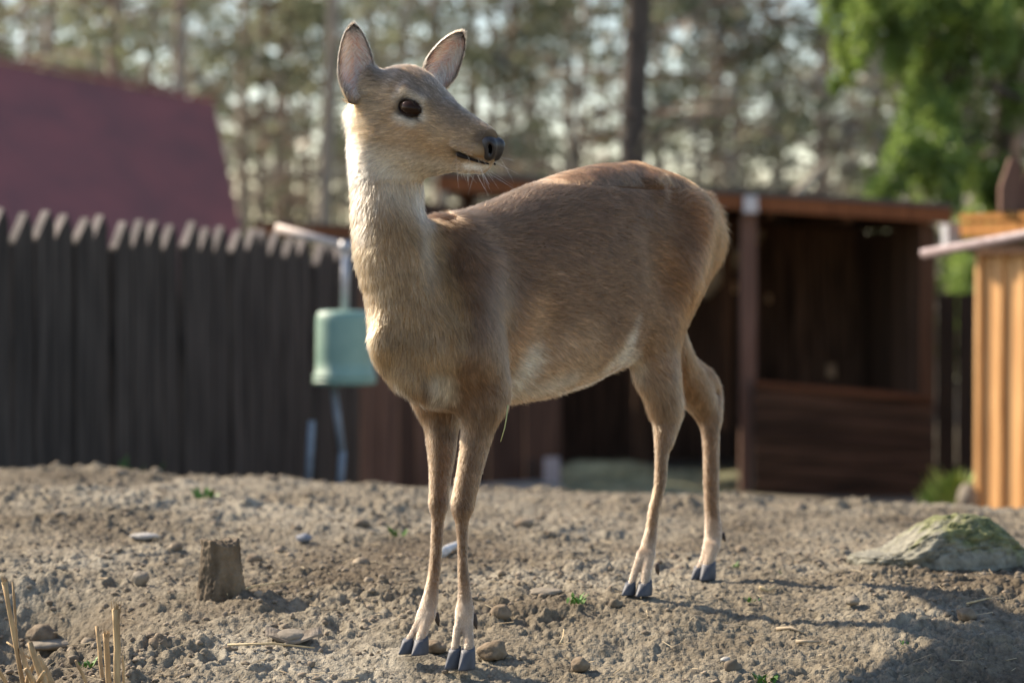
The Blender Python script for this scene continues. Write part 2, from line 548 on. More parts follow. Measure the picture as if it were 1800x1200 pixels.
# ------------------------------------------------------------------ mossy rock
def build_rock():
    q = on_ground(1655, 985)
    sc = q[1] / FPX
    V, F = ICO4
    import bmesh
    bm = bmesh.new(); bmesh.ops.create_icosphere(bm, subdivisions=6, radius=1.0)
    V = np.array([v.co[:] for v in bm.verts]); F = np.array([[v.index for v in f.verts] for f in bm.faces]); bm.free()
    # pyramid-like profile: peak left of the middle, long tail to the left
    x, y, z = V.T
    W, H = 165 * sc, 92 * sc
    px = x * W
    n = fbm(V + 5, 1.7, 5, 3, .55)
    r = 1 + .16 * n
    peak = np.clip(np.exp(-np.abs((x - .08) / .46) ** 2.6) * .92 + np.exp(-((x - .62) / .26) ** 2) * .45, 0, 1)
    zz = np.where(z > 0, z ** .55 * H * (.22 + .72 * peak), z * H * .5)
    v = np.stack([px * r, y * W * .7 * r, zz * (1 + .22 * n)], -1)
    ridg = np.abs(fbm(V + 9, 3.2, 4, 21))
    v = v * (1 - .10 * np.exp(-(ridg / .06) ** 2))[:, None]
    v = v + V * (0.0045 * fbm(V, 22, 4, 5, .6))[:, None]
    m, nt, b = new_mat("mossy rock")
    L = nt.links.new
    tc = N(nt, "ShaderNodeTexCoord")
    n1 = N(nt, "ShaderNodeTexNoise"); n1.inputs["Scale"].default_value = 9; n1.inputs["Detail"].default_value = 8; n1.inputs["Roughness"].default_value = .65
    n2 = N(nt, "ShaderNodeTexNoise"); n2.inputs["Scale"].default_value = 60; n2.inputs["Detail"].default_value = 6
    L(tc.outputs["Object"], n1.inputs["Vector"]); L(tc.outputs["Object"], n2.inputs["Vector"])
    rs = ramp(nt, [(.3, (.12, .115, .09)), (.7, (.27, .26, .205))])
    rm = ramp(nt, [(.3, (.07, .082, .034)), (.7, (.20, .205, .085))])
    L(n2.outputs["Fac"], rs.inputs[0]); L(n2.outputs["Fac"], rm.inputs[0])
    sep = N(nt, "ShaderNodeSeparateXYZ"); L(tc.outputs["Object"], sep.inputs[0])
    mr = N(nt, "ShaderNodeMapRange"); mr.inputs["From Min"].default_value = .02; mr.inputs["From Max"].default_value = .09
    mr.inputs["To Min"].default_value = -.12; mr.inputs["To Max"].default_value = .10
    L(sep.outputs[2], mr.inputs[0])
    ad = N(nt, "ShaderNodeMath", operation='ADD'); L(n1.outputs["Fac"], ad.inputs[0]); L(mr.outputs[0], ad.inputs[1])
    rk = ramp(nt, [(.45, (0, 0, 0)), (.58, (1, 1, 1))]); L(ad.outputs[0], rk.inputs[0])
    mx = N(nt, "ShaderNodeMix", data_type='RGBA'); L(rk.outputs[0], mx.inputs[0]); L(rs.outputs[0], mx.inputs[6]); L(rm.outputs[0], mx.inputs[7])
    L(mx.outputs[2], b.inputs["Base Color"]); b.inputs["Roughness"].default_value = .95
    bp = N(nt, "ShaderNodeBump"); bp.inputs["Strength"].default_value = .8; bp.inputs["Distance"].default_value = .008
    L(n2.outputs["Fac"], bp.inputs["Height"]); L(bp.outputs[0], b.inputs["Normal"])
    o = np_obj("mossy_rock", v + q, F, m, q)
    tag(o, "large grey rock with yellow green moss, half buried at right", "rock")
build_rock()

# ------------------------------------------------------------------ twigs, straw, bark, dry stems
M_STRAW = simple_mat("straw", (.62, .50, .30), (.42, .31, .16), 60, .6, (1, 1, 1))
M_STEM = simple_mat("dry stem", (.54, .39, .21), (.24, .155, .08), 90, .8, (1, 1, .12), .6)
M_TWIG = simple_mat("twig", (.42, .34, .24), (.26, .2, .13), 60, .8)
M_BARK = simple_mat("grey bark strip", (.27, .23, .185), (.13, .105, .08), 50, .9, bump=.6)
M_BONE = simple_mat("bleached wood", (.72, .72, .72), (.5, .5, .5), 30, .7)
M_SPROUT = simple_mat("green sprout", (.11, .22, .035), (.05, .13, .02), 60, .6)

def ground_line(pts, lift=.006):
    out = []
    for px, py in pts:
        q = on_ground(px, py)
        q = q.copy(); q[2] = float(ground_h(np.array([q[0]]), np.array([q[1]]))[0]) + lift
        out.append(q)
    return out
def stick(pts, r, mat, name, label, cat, group=None, lift=.006):
    g = ground_line(pts, lift)
    mb = MB(); mb.tube(g, [r * (1 - .5 * i / (len(g) - 1)) for i in range(len(g))], 7)
    o = mb.build(name, mat, None, tuple(g[0]), True); return tag(o, label, cat, group)
stick([(398, 1050), (450, 1038), (530, 1022)], .0028, M_STRAW, "grass_stalk", "long pale dry stalk leaning out from the foot of the stump", "stalk", "dry stalks", .012)
stick([(400, 1139), (480, 1138), (553, 1136)], .0024, M_STRAW, "grass_stalk", "straight yellow stalk lying in front of the bark strip", "stalk", "dry stalks", .01)
stick([(778, 976), (790, 968), (812, 958)], .012, M_BONE, "bleached_stick", "bleached white stick lying behind the front legs", "stick", None, .012)
stick([(1365, 1098), (1390, 1102), (1412, 1110)], .004, M_TWIG, "twig", "short pale twig on the soil below the hind legs", "twig", "small twigs")
stick([(1400, 1124), (1420, 1126), (1440, 1122)], .004, M_TWIG, "twig", "thick grey twig half buried below the pale one", "twig", "small twigs")
stick([(1335, 1032), (1350, 1033), (1362, 1030)], .004, M_STRAW, "twig", "small tan twig right of the far hind hoof", "twig", "small twigs")
stick([(1700, 1062), (1735, 1055), (1765, 1050)], .002, M_STRAW, "grass_stalk", "thin stalk lying near the right edge below the mossy rock", "stalk", "dry stalks")
stick([(985, 1135), (990, 1122), (991, 1108)], .002, M_STRAW, "grass_stalk", "short thin stalk standing up right of the front legs", "stalk", "dry stalks", .012)

def bark_strip():
    mb = MB()
    top, n = [], 16
    org = on_ground(515, 1128)
    sc = org[1] / FPX
    vs, fs = [], []
    for i in range(n + 1):
        t = i / n
        x = (-50 + 100 * t) * sc
        zc = (.009 * (2 * t - 1) ** 2 + .002 + .002 * math.sin(t * 9)) 
        w = .014 * math.sin(PI * (0.08 + .84 * t)) ** .6
        for s, th in ((-1, 0), (1, 0), (1, .004), (-1, .004)):
            vs.append((org[0] + x, org[1] + s * w + .015 * (2 * t - 1) ** 2, org[2] + zc + th + .005 + s * .006))
    for i in range(n):
        a, b = i * 4, i * 4 + 4
        for k in range(4):
            fs.append((a + k, a + (k + 1) % 4, b + (k + 1) % 4, b + k))
    fs.append((3, 2, 1, 0)); fs.append(tuple(n * 4 + k for k in range(4)))
    mb.add(vs, fs)
    tag(mb.build("bark_strip", M_BARK, None, tuple(org)), "curved grey strip of bark lying in front of the flat stone", "bark")
bark_strip()

def stem_cluster(name, label, base_px, stems, group):
    root = on_ground(*base_px)
    e = empty(name, tuple(root), label, "dry stems", group)
    for (bx, by, tx, ty, rpx, dd, fray) in stems:
        rpx *= .78
        b = P(bx, by, root[1] + dd); t = P(tx, ty, root[1] + dd + rnd.uniform(-.03, .03))
        mid = (b + t) / 2 + np.array((rnd.uniform(-.0015, .0015), 0, 0))
        r = rpx / FPX * root[1]
        m = MB()
        pts = [b - (t - b) * .25, b, b * .66 + t * .34 + np.array((rnd.uniform(-.001, .001), 0, 0)), mid, b * .2 + t * .8 + np.array((rnd.uniform(-.001, .001), 0, 0)), t]
        m.tube(pts, [r * 1.15, r, r * rnd.uniform(.9, 1.1), r * 1.08, r * .92, r * (1.25 if fray else .8)], 9, True, .08)
        m.build("stem", M_STEM, e, None, True)
        if fray:
            m = MB()
            ax = Vector(t - b).normalized()
            for k in range(16):
                a = rnd.uniform(0, 2 * PI)
                off = Vector((math.cos(a), math.sin(a), 0)) * r * rnd.uniform(.4, 1.25)
                p0 = Vector(t) + off - ax * r
                m.tube([p0, p0 + ax * r * rnd.uniform(1.5, 4.0) + off * .4], [r * .22, r * .05], 4)
            m.build("frayed_tip", M_STEM, e)
    return e
stem_cluster("cut_stems", "cluster of upright cut stems with a frayed tallest one", (200, 1205), [
    (206, 1210, 204, 1070, 8.0, 0, True), (191, 1200, 187, 1113, 6.5, .03, True), (180, 1190, 170, 1100, 5.0, .05, False),
    (218, 1200, 216, 1150, 3.0, .02, False), (158, 1212, 133, 1160, 3.5, 0, False)], "dry cut stems")
stem_cluster("cut_stems", "tangle of leaning dry stems at the bottom left corner", (45, 1205), [
    (40, 1200, 8, 1022, 5.5, .02, True), (30, 1130, 22, 1022, 3.0, .05, False), (62, 1215, 36, 1138, 6.0, 0, False), (84, 1215, 52, 1128, 7.5, -.02, False),
    (100, 1215, 66, 1150, 6.0, 0, False), (40, 1215, 60, 1165, 5.0, .03, False), (70, 1215, 45, 1175, 6.0, -.03, False), (20, 1218, -8, 1166, 4.5, 0, False),
    (60, 1215, 78, 1180, 5.0, -.05, False), (44, 1150, 12, 1128, 2.5, .04, False)], "dry cut stems")

def sprout(px, py, r, n, label):
    q = on_ground(px, py)
    q[2] = float(ground_h(np.array([q[0]]), np.array([q[1]]))[0])
    m = MB()
    for k in range(n):
        a = rnd.uniform(0, 2 * PI); l = r * rnd.uniform(.5, 1.1)
        b = Vector(q) + Vector((rnd.uniform(-r, r) * .7, rnd.uniform(-r, r) * .7, .002))
        tip = b + Vector((math.cos(a) * l * .7, math.sin(a) * l * .7, l * rnd.uniform(.4, 1)))
        s = Vector((-math.sin(a), math.cos(a), 0)) * r * .16
        md = (b + tip) / 2 + Vector((0, 0, l * .15))
        m.add([b - s * .4, b + s * .4, md + s, md - s, tip], [(0, 1, 2, 3), (3, 2, 4)])
    o = m.build("green_sprout", M_SPROUT, None, tuple(q))
    tag(o, label, "sprout", "green sprouts in the soil")
sprout(1010, 1068, .022, 16, "flat green sprouts on the soil between the front and hind legs")
sprout(1297, 992, .014, 10, "tiny green sprout right beside the far hind hoof")
sprout(1322, 1052, .014, 9, "small bright sprout below the far hind hoof")
sprout(1367, 1000, .014, 9, "small green sprout midway between far hind hoof and mossy rock")
sprout(1345, 1190, .024, 16, "green sprouts at the very bottom edge, right of centre")
sprout(362, 880, .035, 14, "blurred green sprout at the crest of the mound above the stump")
sprout(695, 935, .03, 14, "blurred green sprout behind the far front leg")
sprout(157, 1176, .018, 12, "green sprout between the two clusters of dry stems")
sprout(1590, 1133, .012, 8, "tiny green sprout in the soil at lower right")
# ------------------------------------------------------------------ the deer
A2 = np.array((-0.616, -0.788, 0.0)); A2 /= np.linalg.norm(A2)      # body heading
L2 = np.array((-A2[1], A2[0], 0.0))                                # its left
FRONT = np.array((-0.133, 4.2325, 0.0))                            # between the front legs, on the midplane
DEER_LOC = np.array((0.06, 4.47, 0.07))

def build_body():
    res = 0.004
    lo = np.array((-0.36, 3.96, -0.02)); hi = np.array((0.47, 5.05, 1.06))
    dims = np.ceil((hi - lo) / res).astype(int) + 1
    F = np.full(dims, 0.2, dtype=np.float32)
    ax = [lo[i] + res * np.arange(dims[i]) for i in range(3)]
    def sub(bmin, bmax):
        i0 = np.clip(np.floor((np.array(bmin) - lo) / res).astype(int), 0, dims - 1)
        i1 = np.clip(np.ceil((np.array(bmax) - lo) / res).astype(int) + 1, 1, dims)
        sl_ = tuple(slice(a, b) for a, b in zip(i0, i1))
        g = np.meshgrid(ax[0][sl_[0]], ax[1][sl_[1]], ax[2][sl_[2]], indexing='ij')
        return sl_, np.stack(g, -1).astype(np.float32)
    def smin(a, b, k):
        h = np.clip(0.5 + 0.5 * (b - a) / k, 0, 1)
        return b + (a - b) * h - k * h * (1 - h)
    def put(sl_, f, k): F[sl_] = smin(F[sl_], f, k)
    def cut(sl_, f, k): F[sl_] = -smin(-F[sl_], f, k)
    def cone(a, b, ra, rb, k, sq=None, mode=put):
        """tapered limb piece from a to b; sq=(direction, factor) widens the section across that direction"""
        a, b = np.asarray(a), np.asarray(b)
        m = max(ra, rb) * (1.9 if sq else 1) + 0.09
        sl_, p = sub(np.minimum(a, b) - m, np.maximum(a, b) + m)
        p = p - a; d = b - a
        if sq:
            n_, fac = sq
            n_ = np.asarray(n_) / np.linalg.norm(n_)
            s = p @ n_; p = p + (s * (fac - 1))[..., None] * n_
            d = d + n_ * (d @ n_) * (fac - 1)
        t = np.clip((p @ d) / max(d @ d, 1e-9), 0, 1)
        f = np.linalg.norm(p - t[..., None] * d, axis=-1) - (ra + (rb - ra) * t)
        mode(sl_, f.astype(np.float32), k)
    def chain(nodes, k, sq=None):
        q = np.array([list(P(n[0], n[1], n[2])) + [n[3] / FPX * n[2]] for n in nodes])
        m = len(q)
        pts = []
        for i in range(m - 1):          # a smooth curve through the joints
            a0, a1, a2, a3 = q[max(i - 1, 0)], q[i], q[i + 1], q[min(i + 2, m - 1)]
            for t in (np.arange(4) / 4 if i < m - 2 else np.arange(5) / 4):
                pts.append(.5 * (2 * a1 + (a2 - a0) * t + (2 * a0 - 5 * a1 + 4 * a2 - a3) * t * t + (3 * a1 - a0 - 3 * a2 + a3) * t ** 3))
        pts = np.array(pts)
        mg = pts[:, 3].max() + .09
        sl_, p = sub(pts[:, :3].min(0) - mg, pts[:, :3].max(0) + mg)
        f = np.full(p.shape[:3], 9.0, np.float32)
        for i in range(len(pts) - 1):
            a, d = pts[i, :3], pts[i + 1, :3] - pts[i, :3]
            r_ = p - a.astype(np.float32)
            tt = np.clip((r_ @ d.astype(np.float32)) / max(d @ d, 1e-9), 0, 1)
            g = np.linalg.norm(r_ - tt[..., None] * d.astype(np.float32), axis=-1) - (pts[i, 3] + (pts[i + 1, 3] - pts[i, 3]) * tt)
            f = np.minimum(f, g)
        put(sl_, f.astype(np.float32), k)

    # --- trunk: sections along the body, s metres behind the front legs
    S   = np.array([-.16, -.13, -.10, -.05, 0, .1, .2, .3, .4, .5, .6, .68, .74, .79, .825, .845])
    TOP = np.array([.600, .655, .700, .765, .806, .818, .842, .872, .896, .914, .920, .908, .892, .865, .82, .76])
    BOT = np.array([.580, .530, .508, .486, .472, .463, .464, .470, .486, .512, .552, .600, .65, .695, .72, .735])
    WID = np.array([.010, .040, .062, .084, .098, .112, .125, .134, .136, .129, .118, .110, .100, .080, .052, .010])
    sd = np.linspace(S[0], S[-1], 600)
    def spl(Y):
        y = np.interp(sd, S, Y)
        ker = np.hanning(41); ker /= ker.sum()
        yp = np.pad(y, 20, mode='edge')
        return np.convolve(yp, ker, 'valid')
    TOPd, BOTd, WIDd = spl(TOP), spl(BOT), spl(WID)
    sl_, p = sub((-.36, 3.96, .38), (.47, 5.05, 1.0))
    rel = p - FRONT.astype(np.float32)
    s = -(rel @ A2); lat = rel @ L2
    sc_ = np.clip(s, S[0], S[-1])
    top = np.interp(sc_, sd, TOPd); bot = np.interp(sc_, sd, BOTd); w = np.interp(sc_, sd, WIDd)
    mid = bot + (top - bot) * .46
    z = p[..., 2]
    hh = np.maximum(np.where(z > mid, top - mid, mid - bot), .004)
    zz = (z - mid) / np.maximum(hh, .004)
    # pear-shaped section: narrower above, fuller below the middle
    wz = w * np.where(zz > 0, 1 - .10 * np.clip(zz, 0, 1), 1 - .02 * np.clip(-zz, 0, 1))
    e = 2.25
    q = (np.abs(lat / np.maximum(wz, .004)) ** e + np.abs(zz) ** e) ** (1 / e)
    f = (q - 1) * np.minimum(hh, wz)
    over = np.abs(s - sc_)
    f = np.sqrt(np.maximum(f, 0) ** 2 + over ** 2) * ((f > 0) | (over > 0)) + np.minimum(f, 0) * (over <= 0)
    put(sl_, f.astype(np.float32), .002)

    # --- chest, neck
    chain([(793, 628, 4.20, 78), (783, 600, 4.18, 82), (753, 545, 4.18, 86), (706, 468, 4.165, 78), (684, 400, 4.16, 65.5), (679, 335, 4.165, 62), (674, 280, 4.17, 60), (668, 215, 4.175, 54)], .05)
    chain([(722, 655, 4.15, 30), (748, 674, 4.15, 32), (782, 674, 4.20, 38)], .03)      # brisket
    # shoulder blades and upper arms
    chain([(826, 452, 4.28, 40), (826, 525, 4.21, 54), (808, 600, 4.16, 50)], .05)
    chain([(812, 600, 4.16, 50), (845, 655, 4.19, 42), (852, 700, 4.20, 37)], .045)
    chain([(730, 560, 4.33, 50), (758, 660, 4.31, 42), (770, 700, 4.30, 36)], .045)
    # --- front legs
    LF = [(852, 690, 4.20, 38.5), (843, 735, 4.20, 33), (835, 780, 4.20, 28), (826, 825, 4.20, 25), (818, 862, 4.20, 23.5), (813, 888, 4.20, 23), (812, 915, 4.20, 15), (813, 955, 4.20, 12), (814, 1000, 4.20, 12), (816, 1035, 4.20, 14), (817, 1062, 4.20, 17), (815, 1080, 4.19, 16)]
    chain(LF, .03)
    chain([(811, 1072, 4.195, 12), (804, 1105, 4.18, 10.5), (800, 1138, 4.172, 11)], .008)
    chain([(823, 1072, 4.195, 12.5), (823, 1105, 4.18, 12), (824, 1138, 4.162, 13)], .008)
    RF = [(770, 700, 4.30, 37), (775, 740, 4.29, 32), (776, 790, 4.28, 27.5), (774, 835, 4.272, 22), (772, 862, 4.27, 20), (771, 885, 4.268, 20), (770, 912, 4.266, 14), (767, 960, 4.265, 13), (764, 1000, 4.262, 13), (759, 1035, 4.26, 15), (754, 1062, 4.258, 18), (748, 1080, 4.25, 16)]
    chain(RF, .03)
    chain([(742, 1078, 4.25, 11), (730, 1103, 4.24, 9.5), (719, 1124, 4.232, 9.5)], .008)
    chain([(756, 1080, 4.245, 13), (746, 1103, 4.235, 12), (740, 1122, 4.225, 12.5)], .008)
    # --- hindquarters
    chain([(1190, 395, 4.74, 64), (1168, 470, 4.70, 66), (1148, 545, 4.655, 56), (1146, 600, 4.65, 43), (1152, 650, 4.655, 35)], .045)
    chain([(1200, 410, 4.78, 54), (1188, 480, 4.75, 45), (1166, 570, 4.70, 35), (1160, 650, 4.67, 26)], .04)
    chain([(1150, 640, 4.655, 35), (1159, 675, 4.66, 34.5), (1167, 705, 4.668, 32), (1170, 735, 4.672, 26.5), (1167, 765, 4.665, 20), (1163, 800, 4.66, 14.5), (1160, 850, 4.655, 12.5), (1150, 895, 4.652, 12), (1145, 930, 4.65, 13), (1140, 958, 4.648, 16), (1136, 976, 4.64, 15)], .02)
    chain([(1172, 660, 4.68, 18), (1189, 706, 4.70, 12.5), (1186, 737, 4.695, 11.5), (1172, 775, 4.67, 10)], .02)   # heel cord and point of hock
    chain([(1128, 972, 4.635, 11), (1117, 1002, 4.622, 9.5), (1110, 1026, 4.612, 9.5)], .008)
    chain([(1142, 975, 4.632, 13), (1136, 1002, 4.618, 12), (1134, 1024, 4.608, 12.5)], .008)
    chain([(1165, 420, 4.86, 56), (1146, 520, 4.80, 52), (1160, 590, 4.78, 48), (1185, 640, 4.83, 40), (1205, 664, 4.87, 36), (1228, 696, 4.91, 31), (1241, 724, 4.93, 24), (1248, 752, 4.93, 19), (1250, 790, 4.93, 16.5), (1250, 840, 4.93, 16), (1251, 890, 4.93, 15), (1253, 922, 4.93, 17), (1253, 945, 4.93, 18), (1250, 962, 4.92, 16)], .03)
    chain([(1214, 646, 4.89, 18), (1240, 662, 4.92, 17), (1256, 682, 4.945, 12.5), (1255, 706, 4.94, 14), (1254, 735, 4.935, 14)], .02)
    chain([(1245, 960, 4.915, 11), (1236, 982, 4.905, 9), (1229, 998, 4.90, 9)], .008)
    chain([(1256, 960, 4.91, 12), (1249, 978, 4.90, 12), (1245, 992, 4.895, 12)], .008)
    # flank fold from stifle to belly
    chain([(1120, 560, 4.62, 26), (1096, 604, 4.60, 14), (1082, 622, 4.60, 10)], .035)
    # tail held against the rump
    chain([(1236, 352, 4.84, 14), (1250, 390, 4.84, 15), (1246, 432, 4.82, 12), (1236, 462, 4.80, 6)], .03)

    # --- bone and muscle under the coat
    def BP(s, lat, z): return FRONT - A2 * s + L2 * lat + np.array((0, 0, z))
    for sg in (-1, 1):
        cone(BP(.045, .070 * sg, .715), BP(-.030, .092 * sg, .640), .020, .026, .035)          # spine of the shoulder blade
        cone(BP(.565, .072 * sg, .862), BP(.60, .058 * sg, .872), .020, .016, .03)             # hip bone
        cone(BP(.66, .090 * sg, .80), BP(.60, .098 * sg, .70), .040, .045, .05)                 # thigh muscle
        cone(BP(.175, .150 * sg, .62), BP(.135, .143 * sg, .49), .022, .026, .035, None, cut)   # furrow behind the elbow
        cone(BP(.500, .170 * sg, .800), BP(.515, .168 * sg, .70), .038, .040, .05, None, cut)   # hollow of the flank
        cone(BP(.525, .165 * sg, .66), BP(.500, .158 * sg, .57), .018, .022, .035, None, cut)   # in front of the stifle
    cone(P(780, 440, 4.140), P(794, 530, 4.080), .016, .020, .05, None, cut)                    # between neck and shoulder
    cone(BP(.595, 0, .897), BP(.625, 0, .898), .012, .012, .02)                                 # croup
    # --- head
    sl_, p = sub(P(560, 370, 4.0) - .12, P(930, 60, 4.2) + .12)
    rel = p - HA.astype(np.float32)
    t = rel @ H1; lat = rel @ H2; u = rel @ H3
    T   = np.array([-.050, -.035, -.010, .02, .05, .08, .11, .14, .17, .20, .23, .250, .262, .268])
    TP  = np.array([.020, .040, .068, .090, .099, .094, .080, .060, .046, .039, .034, .029, .020, .002])
    BT  = np.array([-.02, -.045, -.070, -.094, -.106, -.105, -.098, -.086, -.073, -.060, -.053, -.050, -.040, -.015])
    WD  = np.array([.010, .040, .055, .061, .063, .062, .058, .050, .0425, .036, .0315, .027, .016, .004])
    td = np.linspace(T[0], T[-1], 400)
    def spl2(Y):
        y = np.interp(td, T, Y); ker = np.hanning(31); ker /= ker.sum()
        return np.convolve(np.pad(y, 15, mode='edge'), ker, 'valid')
    tc_ = np.clip(t, T[0], T[-1])
    tp = np.interp(tc_, td, spl2(TP)); bt = np.interp(tc_, td, spl2(BT)); wd = np.interp(tc_, td, spl2(WD))
    mid = (tp + bt) / 2 + .006; h = np.where(u > mid, tp - mid, mid - bt)
    zz = (u - mid) / np.maximum(h, .003)
    wz = wd * np.where(zz > 0, 1 - .16 * np.clip(zz, 0, 1) ** 1.5, 1 - .36 * np.clip(-zz, 0, 1) ** 1.3)
    e = 2.3
    q = (np.abs(lat / np.maximum(wz, .003)) ** e + np.abs(zz) ** e) ** (1 / e)
    f = (q - 1) * np.minimum(h, wz)
    over = np.abs(t - tc_)
    f = np.sqrt(np.maximum(f, 0) ** 2 + over ** 2) * ((f > 0) | (over > 0)) + np.minimum(f, 0) * (over <= 0)
    put(sl_, f.astype(np.float32), .025)
    def hp(t, l, u): return HA + H1 * t + H2 * l + H3 * u
    for sd_ in (-1, 1):
        cone(hp(.082, .046 * sd_, .056), hp(.122, .039 * sd_, .046), .009, .006, .022)      # brow
        cone(hp(.05, .040 * sd_, -.035), hp(.12, .034 * sd_, -.045), .024, .016, .03)      # cheek
        cone(hp(.10, .046 * sd_, .010), hp(.17, .033 * sd_, -.012), .012, .008, .02)       # cheekbone
        cone(hp(.000, .036 * sd_, .042), hp(-.008, .042 * sd_, .064), .019, .014, .03)    # root of the ear
        cone(hp(.088, .0640 * sd_, .030), hp(.117, .0575 * sd_, .026), .0140, .0125, .007, None, cut)    # eye socket
        cone(hp(.205, .032 * sd_, -.014), hp(.248, .027 * sd_, -.013), .010, .0115, .015)   # upper lip
        cone(hp(.203, .0355 * sd_, -.0250), hp(.268, .020 * sd_, -.0280), .0056, .0045, .003, None, cut)   # slit of the mouth
        cone(hp(.203, .0365 * sd_, -.0265), hp(.218, .033 * sd_, -.0295), .0072, .0055, .004, None, cut)
    cone(hp(.200, 0, -.041), hp(.240, 0, -.0385), .018, .0125, .010)                       # lower jaw
    # bridge of the nose
    cone(hp(.15, 0, .034), hp(.240, 0, .014), .020, .0145, .015)

    # --- surface of the field (surface nets)
    iso = -0.0035
    G = F - iso
    neg = G < 0
    c = neg[:-1, :-1, :-1].astype(np.int8)
    tot = np.zeros(c.shape, np.int8)
    for dx in (0, 1):
        for dy in (0, 1):
            for dz in (0, 1):
                tot += neg[dx:dims[0] - 1 + dx, dy:dims[1] - 1 + dy, dz:dims[2] - 1 + dz]
    act = (tot > 0) & (tot < 8)
    ci = np.argwhere(act)
    index = np.full(c.shape, -1, np.int32)
    index[tuple(ci.T)] = np.arange(len(ci))
    acc = np.zeros((len(ci), 3)); cnt = np.zeros(len(ci))
    corners = [(a, b, d) for a in (0, 1) for b in (0, 1) for d in (0, 1)]
    val = {cr: G[ci[:, 0] + cr[0], ci[:, 1] + cr[1], ci[:, 2] + cr[2]] for cr in corners}
    for a in corners:
        for axis in range(3):
            if a[axis] == 0:
                b = list(a); b[axis] = 1; b = tuple(b)
                va, vb = val[a], val[b]
                m = (va < 0) != (vb < 0)
                t_ = np.where(m, va / np.where(va - vb == 0, 1, va - vb), 0)
                pt = np.array(a, float)[None, :] + np.zeros((len(ci), 3)); pt[:, axis] += t_
                acc += pt * m[:, None]; cnt += m
    V = lo + res * (ci + acc / cnt[:, None])
    faces = []
    for axis in range(3):
        sl0 = [slice(1, -1)] * 3; sl0[axis] = slice(0, -1)
        sl1 = [slice(1, -1)] * 3; sl1[axis] = slice(1, None)
        a = neg[tuple(sl0)]; b = neg[tuple(sl1)]
        for flip in (False, True):
            e_ = np.argwhere((a & ~b) if not flip else (~a & b))
            base = e_ + 1; base[:, axis] -= 1
            o1, o2 = (axis + 1) % 3, (axis + 2) % 3
            def cell(d1, d2):
                q_ = base.copy(); q_[:, o1] -= d1; q_[:, o2] -= d2
                return index[tuple(q_.T)]
            quad = np.stack([cell(1, 1), cell(0, 1), cell(0, 0), cell(1, 0)], -1)
            if flip: quad = quad[:, ::-1]
            faces.append(quad)
    FQ = np.concatenate(faces)
    FQ = FQ[(FQ >= 0).all(1)]
    # relax
    E = np.concatenate([FQ[:, [0, 1]], FQ[:, [1, 2]], FQ[:, [2, 3]], FQ[:, [3, 0]]])
    E = np.concatenate([E, E[:, ::-1]])
    deg = np.bincount(E[:, 0], minlength=len(V)).astype(float)
    for it in range(5):
        for lam in (.5, -.42):
            m = np.stack([np.bincount(E[:, 0], weights=V[E[:, 1], k], minlength=len(V)) for k in range(3)], -1) / deg[:, None]
            V = V + lam * (m - V)
    return V, FQ

# head frame
YAW = math.radians(38); PHI = math.atan(.273)
H1 = np.array((math.cos(YAW) * math.cos(PHI), -math.sin(YAW) * math.cos(PHI), -math.sin(PHI)))   # towards the nose
H2 = np.array((-math.sin(YAW), -math.cos(YAW), 0.0))                                             # its right, the side in view
H3 = np.cross(H1, H2); H3 = H3 if H3[2] > 0 else -H3
HA = P(670, 198, 4.19)
def HP(t, l, u): return HA + H1 * t + H2 * l + H3 * u

def build_ear(base, tip, facing, width, seed):
    """cupped, pointed ear; returns outer+inner closed shell and a mask telling the inner side"""
    base, tip = np.asarray(base), np.asarray(tip)
    up = tip - base; Lh = np.linalg.norm(up); up /= Lh
    n = np.asarray(facing, float); n -= up * (n @ up); n /= np.linalg.norm(n)
    s = np.cross(up, n)
    nu, nv = 30, 40
    grid = []
    for layer in (0, 1):
        g = np.zeros((nv + 1, nu + 1, 3))
        for j in range(nv + 1):
            v = j / nv
            w = width * (max(0, 1 - v ** 2.7)) ** .62 * (.50 + .50 * float(smooth(-.15, .42, v))) if v < 1 else 0
            w = max(w, .0015)
            cup = .80 * w * (1 - .25 * v)
            for i in range(nu + 1):
                a = (i / nu * 2 - 1)
                ang = a * 1.25
                x = math.sin(ang) / math.sin(1.25) * w
                y = -(math.cos(ang) - math.cos(1.25)) / (1 - math.cos(1.25)) * cup - .012 * math.sin(PI * v * .9)
                th = (.0022 + .004 * (1 - abs(a)) * (1 - v)) * (1 if layer else -1) * (1 - abs(a) ** 6)
                g[j, i] = base + up * (v * Lh) + s * x + n * (y + th)
        grid.append(g.reshape(-1, 3))
    m = (nu + 1) * (nv + 1)
    idx = np.arange(m).reshape(nv + 1, nu + 1)
    q = np.stack([idx[:-1, :-1], idx[:-1, 1:], idx[1:, 1:], idx[1:, :-1]], -1).reshape(-1, 4)
    F = np.concatenate([q[:, ::-1], q + m])
    rim = np.concatenate([idx[0, :], idx[1:, -1], idx[-1, -2::-1], idx[-2:0:-1, 0]])
    r2 = np.roll(rim, -1)
    F = np.concatenate([F, np.stack([rim, r2, r2 + m, rim + m], -1)])
    uu = np.tile(np.linspace(-1, 1, nu + 1), nv + 1); vv = np.repeat(np.linspace(0, 1, nv + 1), nu + 1)
    inner = np.concatenate([np.zeros(m), np.ones(m)])
    # cross(up,n) handedness: make outside face away from the opening
    return np.concatenate(grid), F, inner, np.tile(uu, 2), np.tile(vv, 2), (base, up, s, n)

def seg_dist(p, a, b):
    a, b = np.asarray(a), np.asarray(b); d = b - a
    t = np.clip(((p - a) @ d) / max(d @ d, 1e-12), 0, 1)
    return np.linalg.norm(p - a - t[:, None] * d, axis=1)

def body_s(p):
    r = p - FRONT
    return -(r @ A2), r @ L2

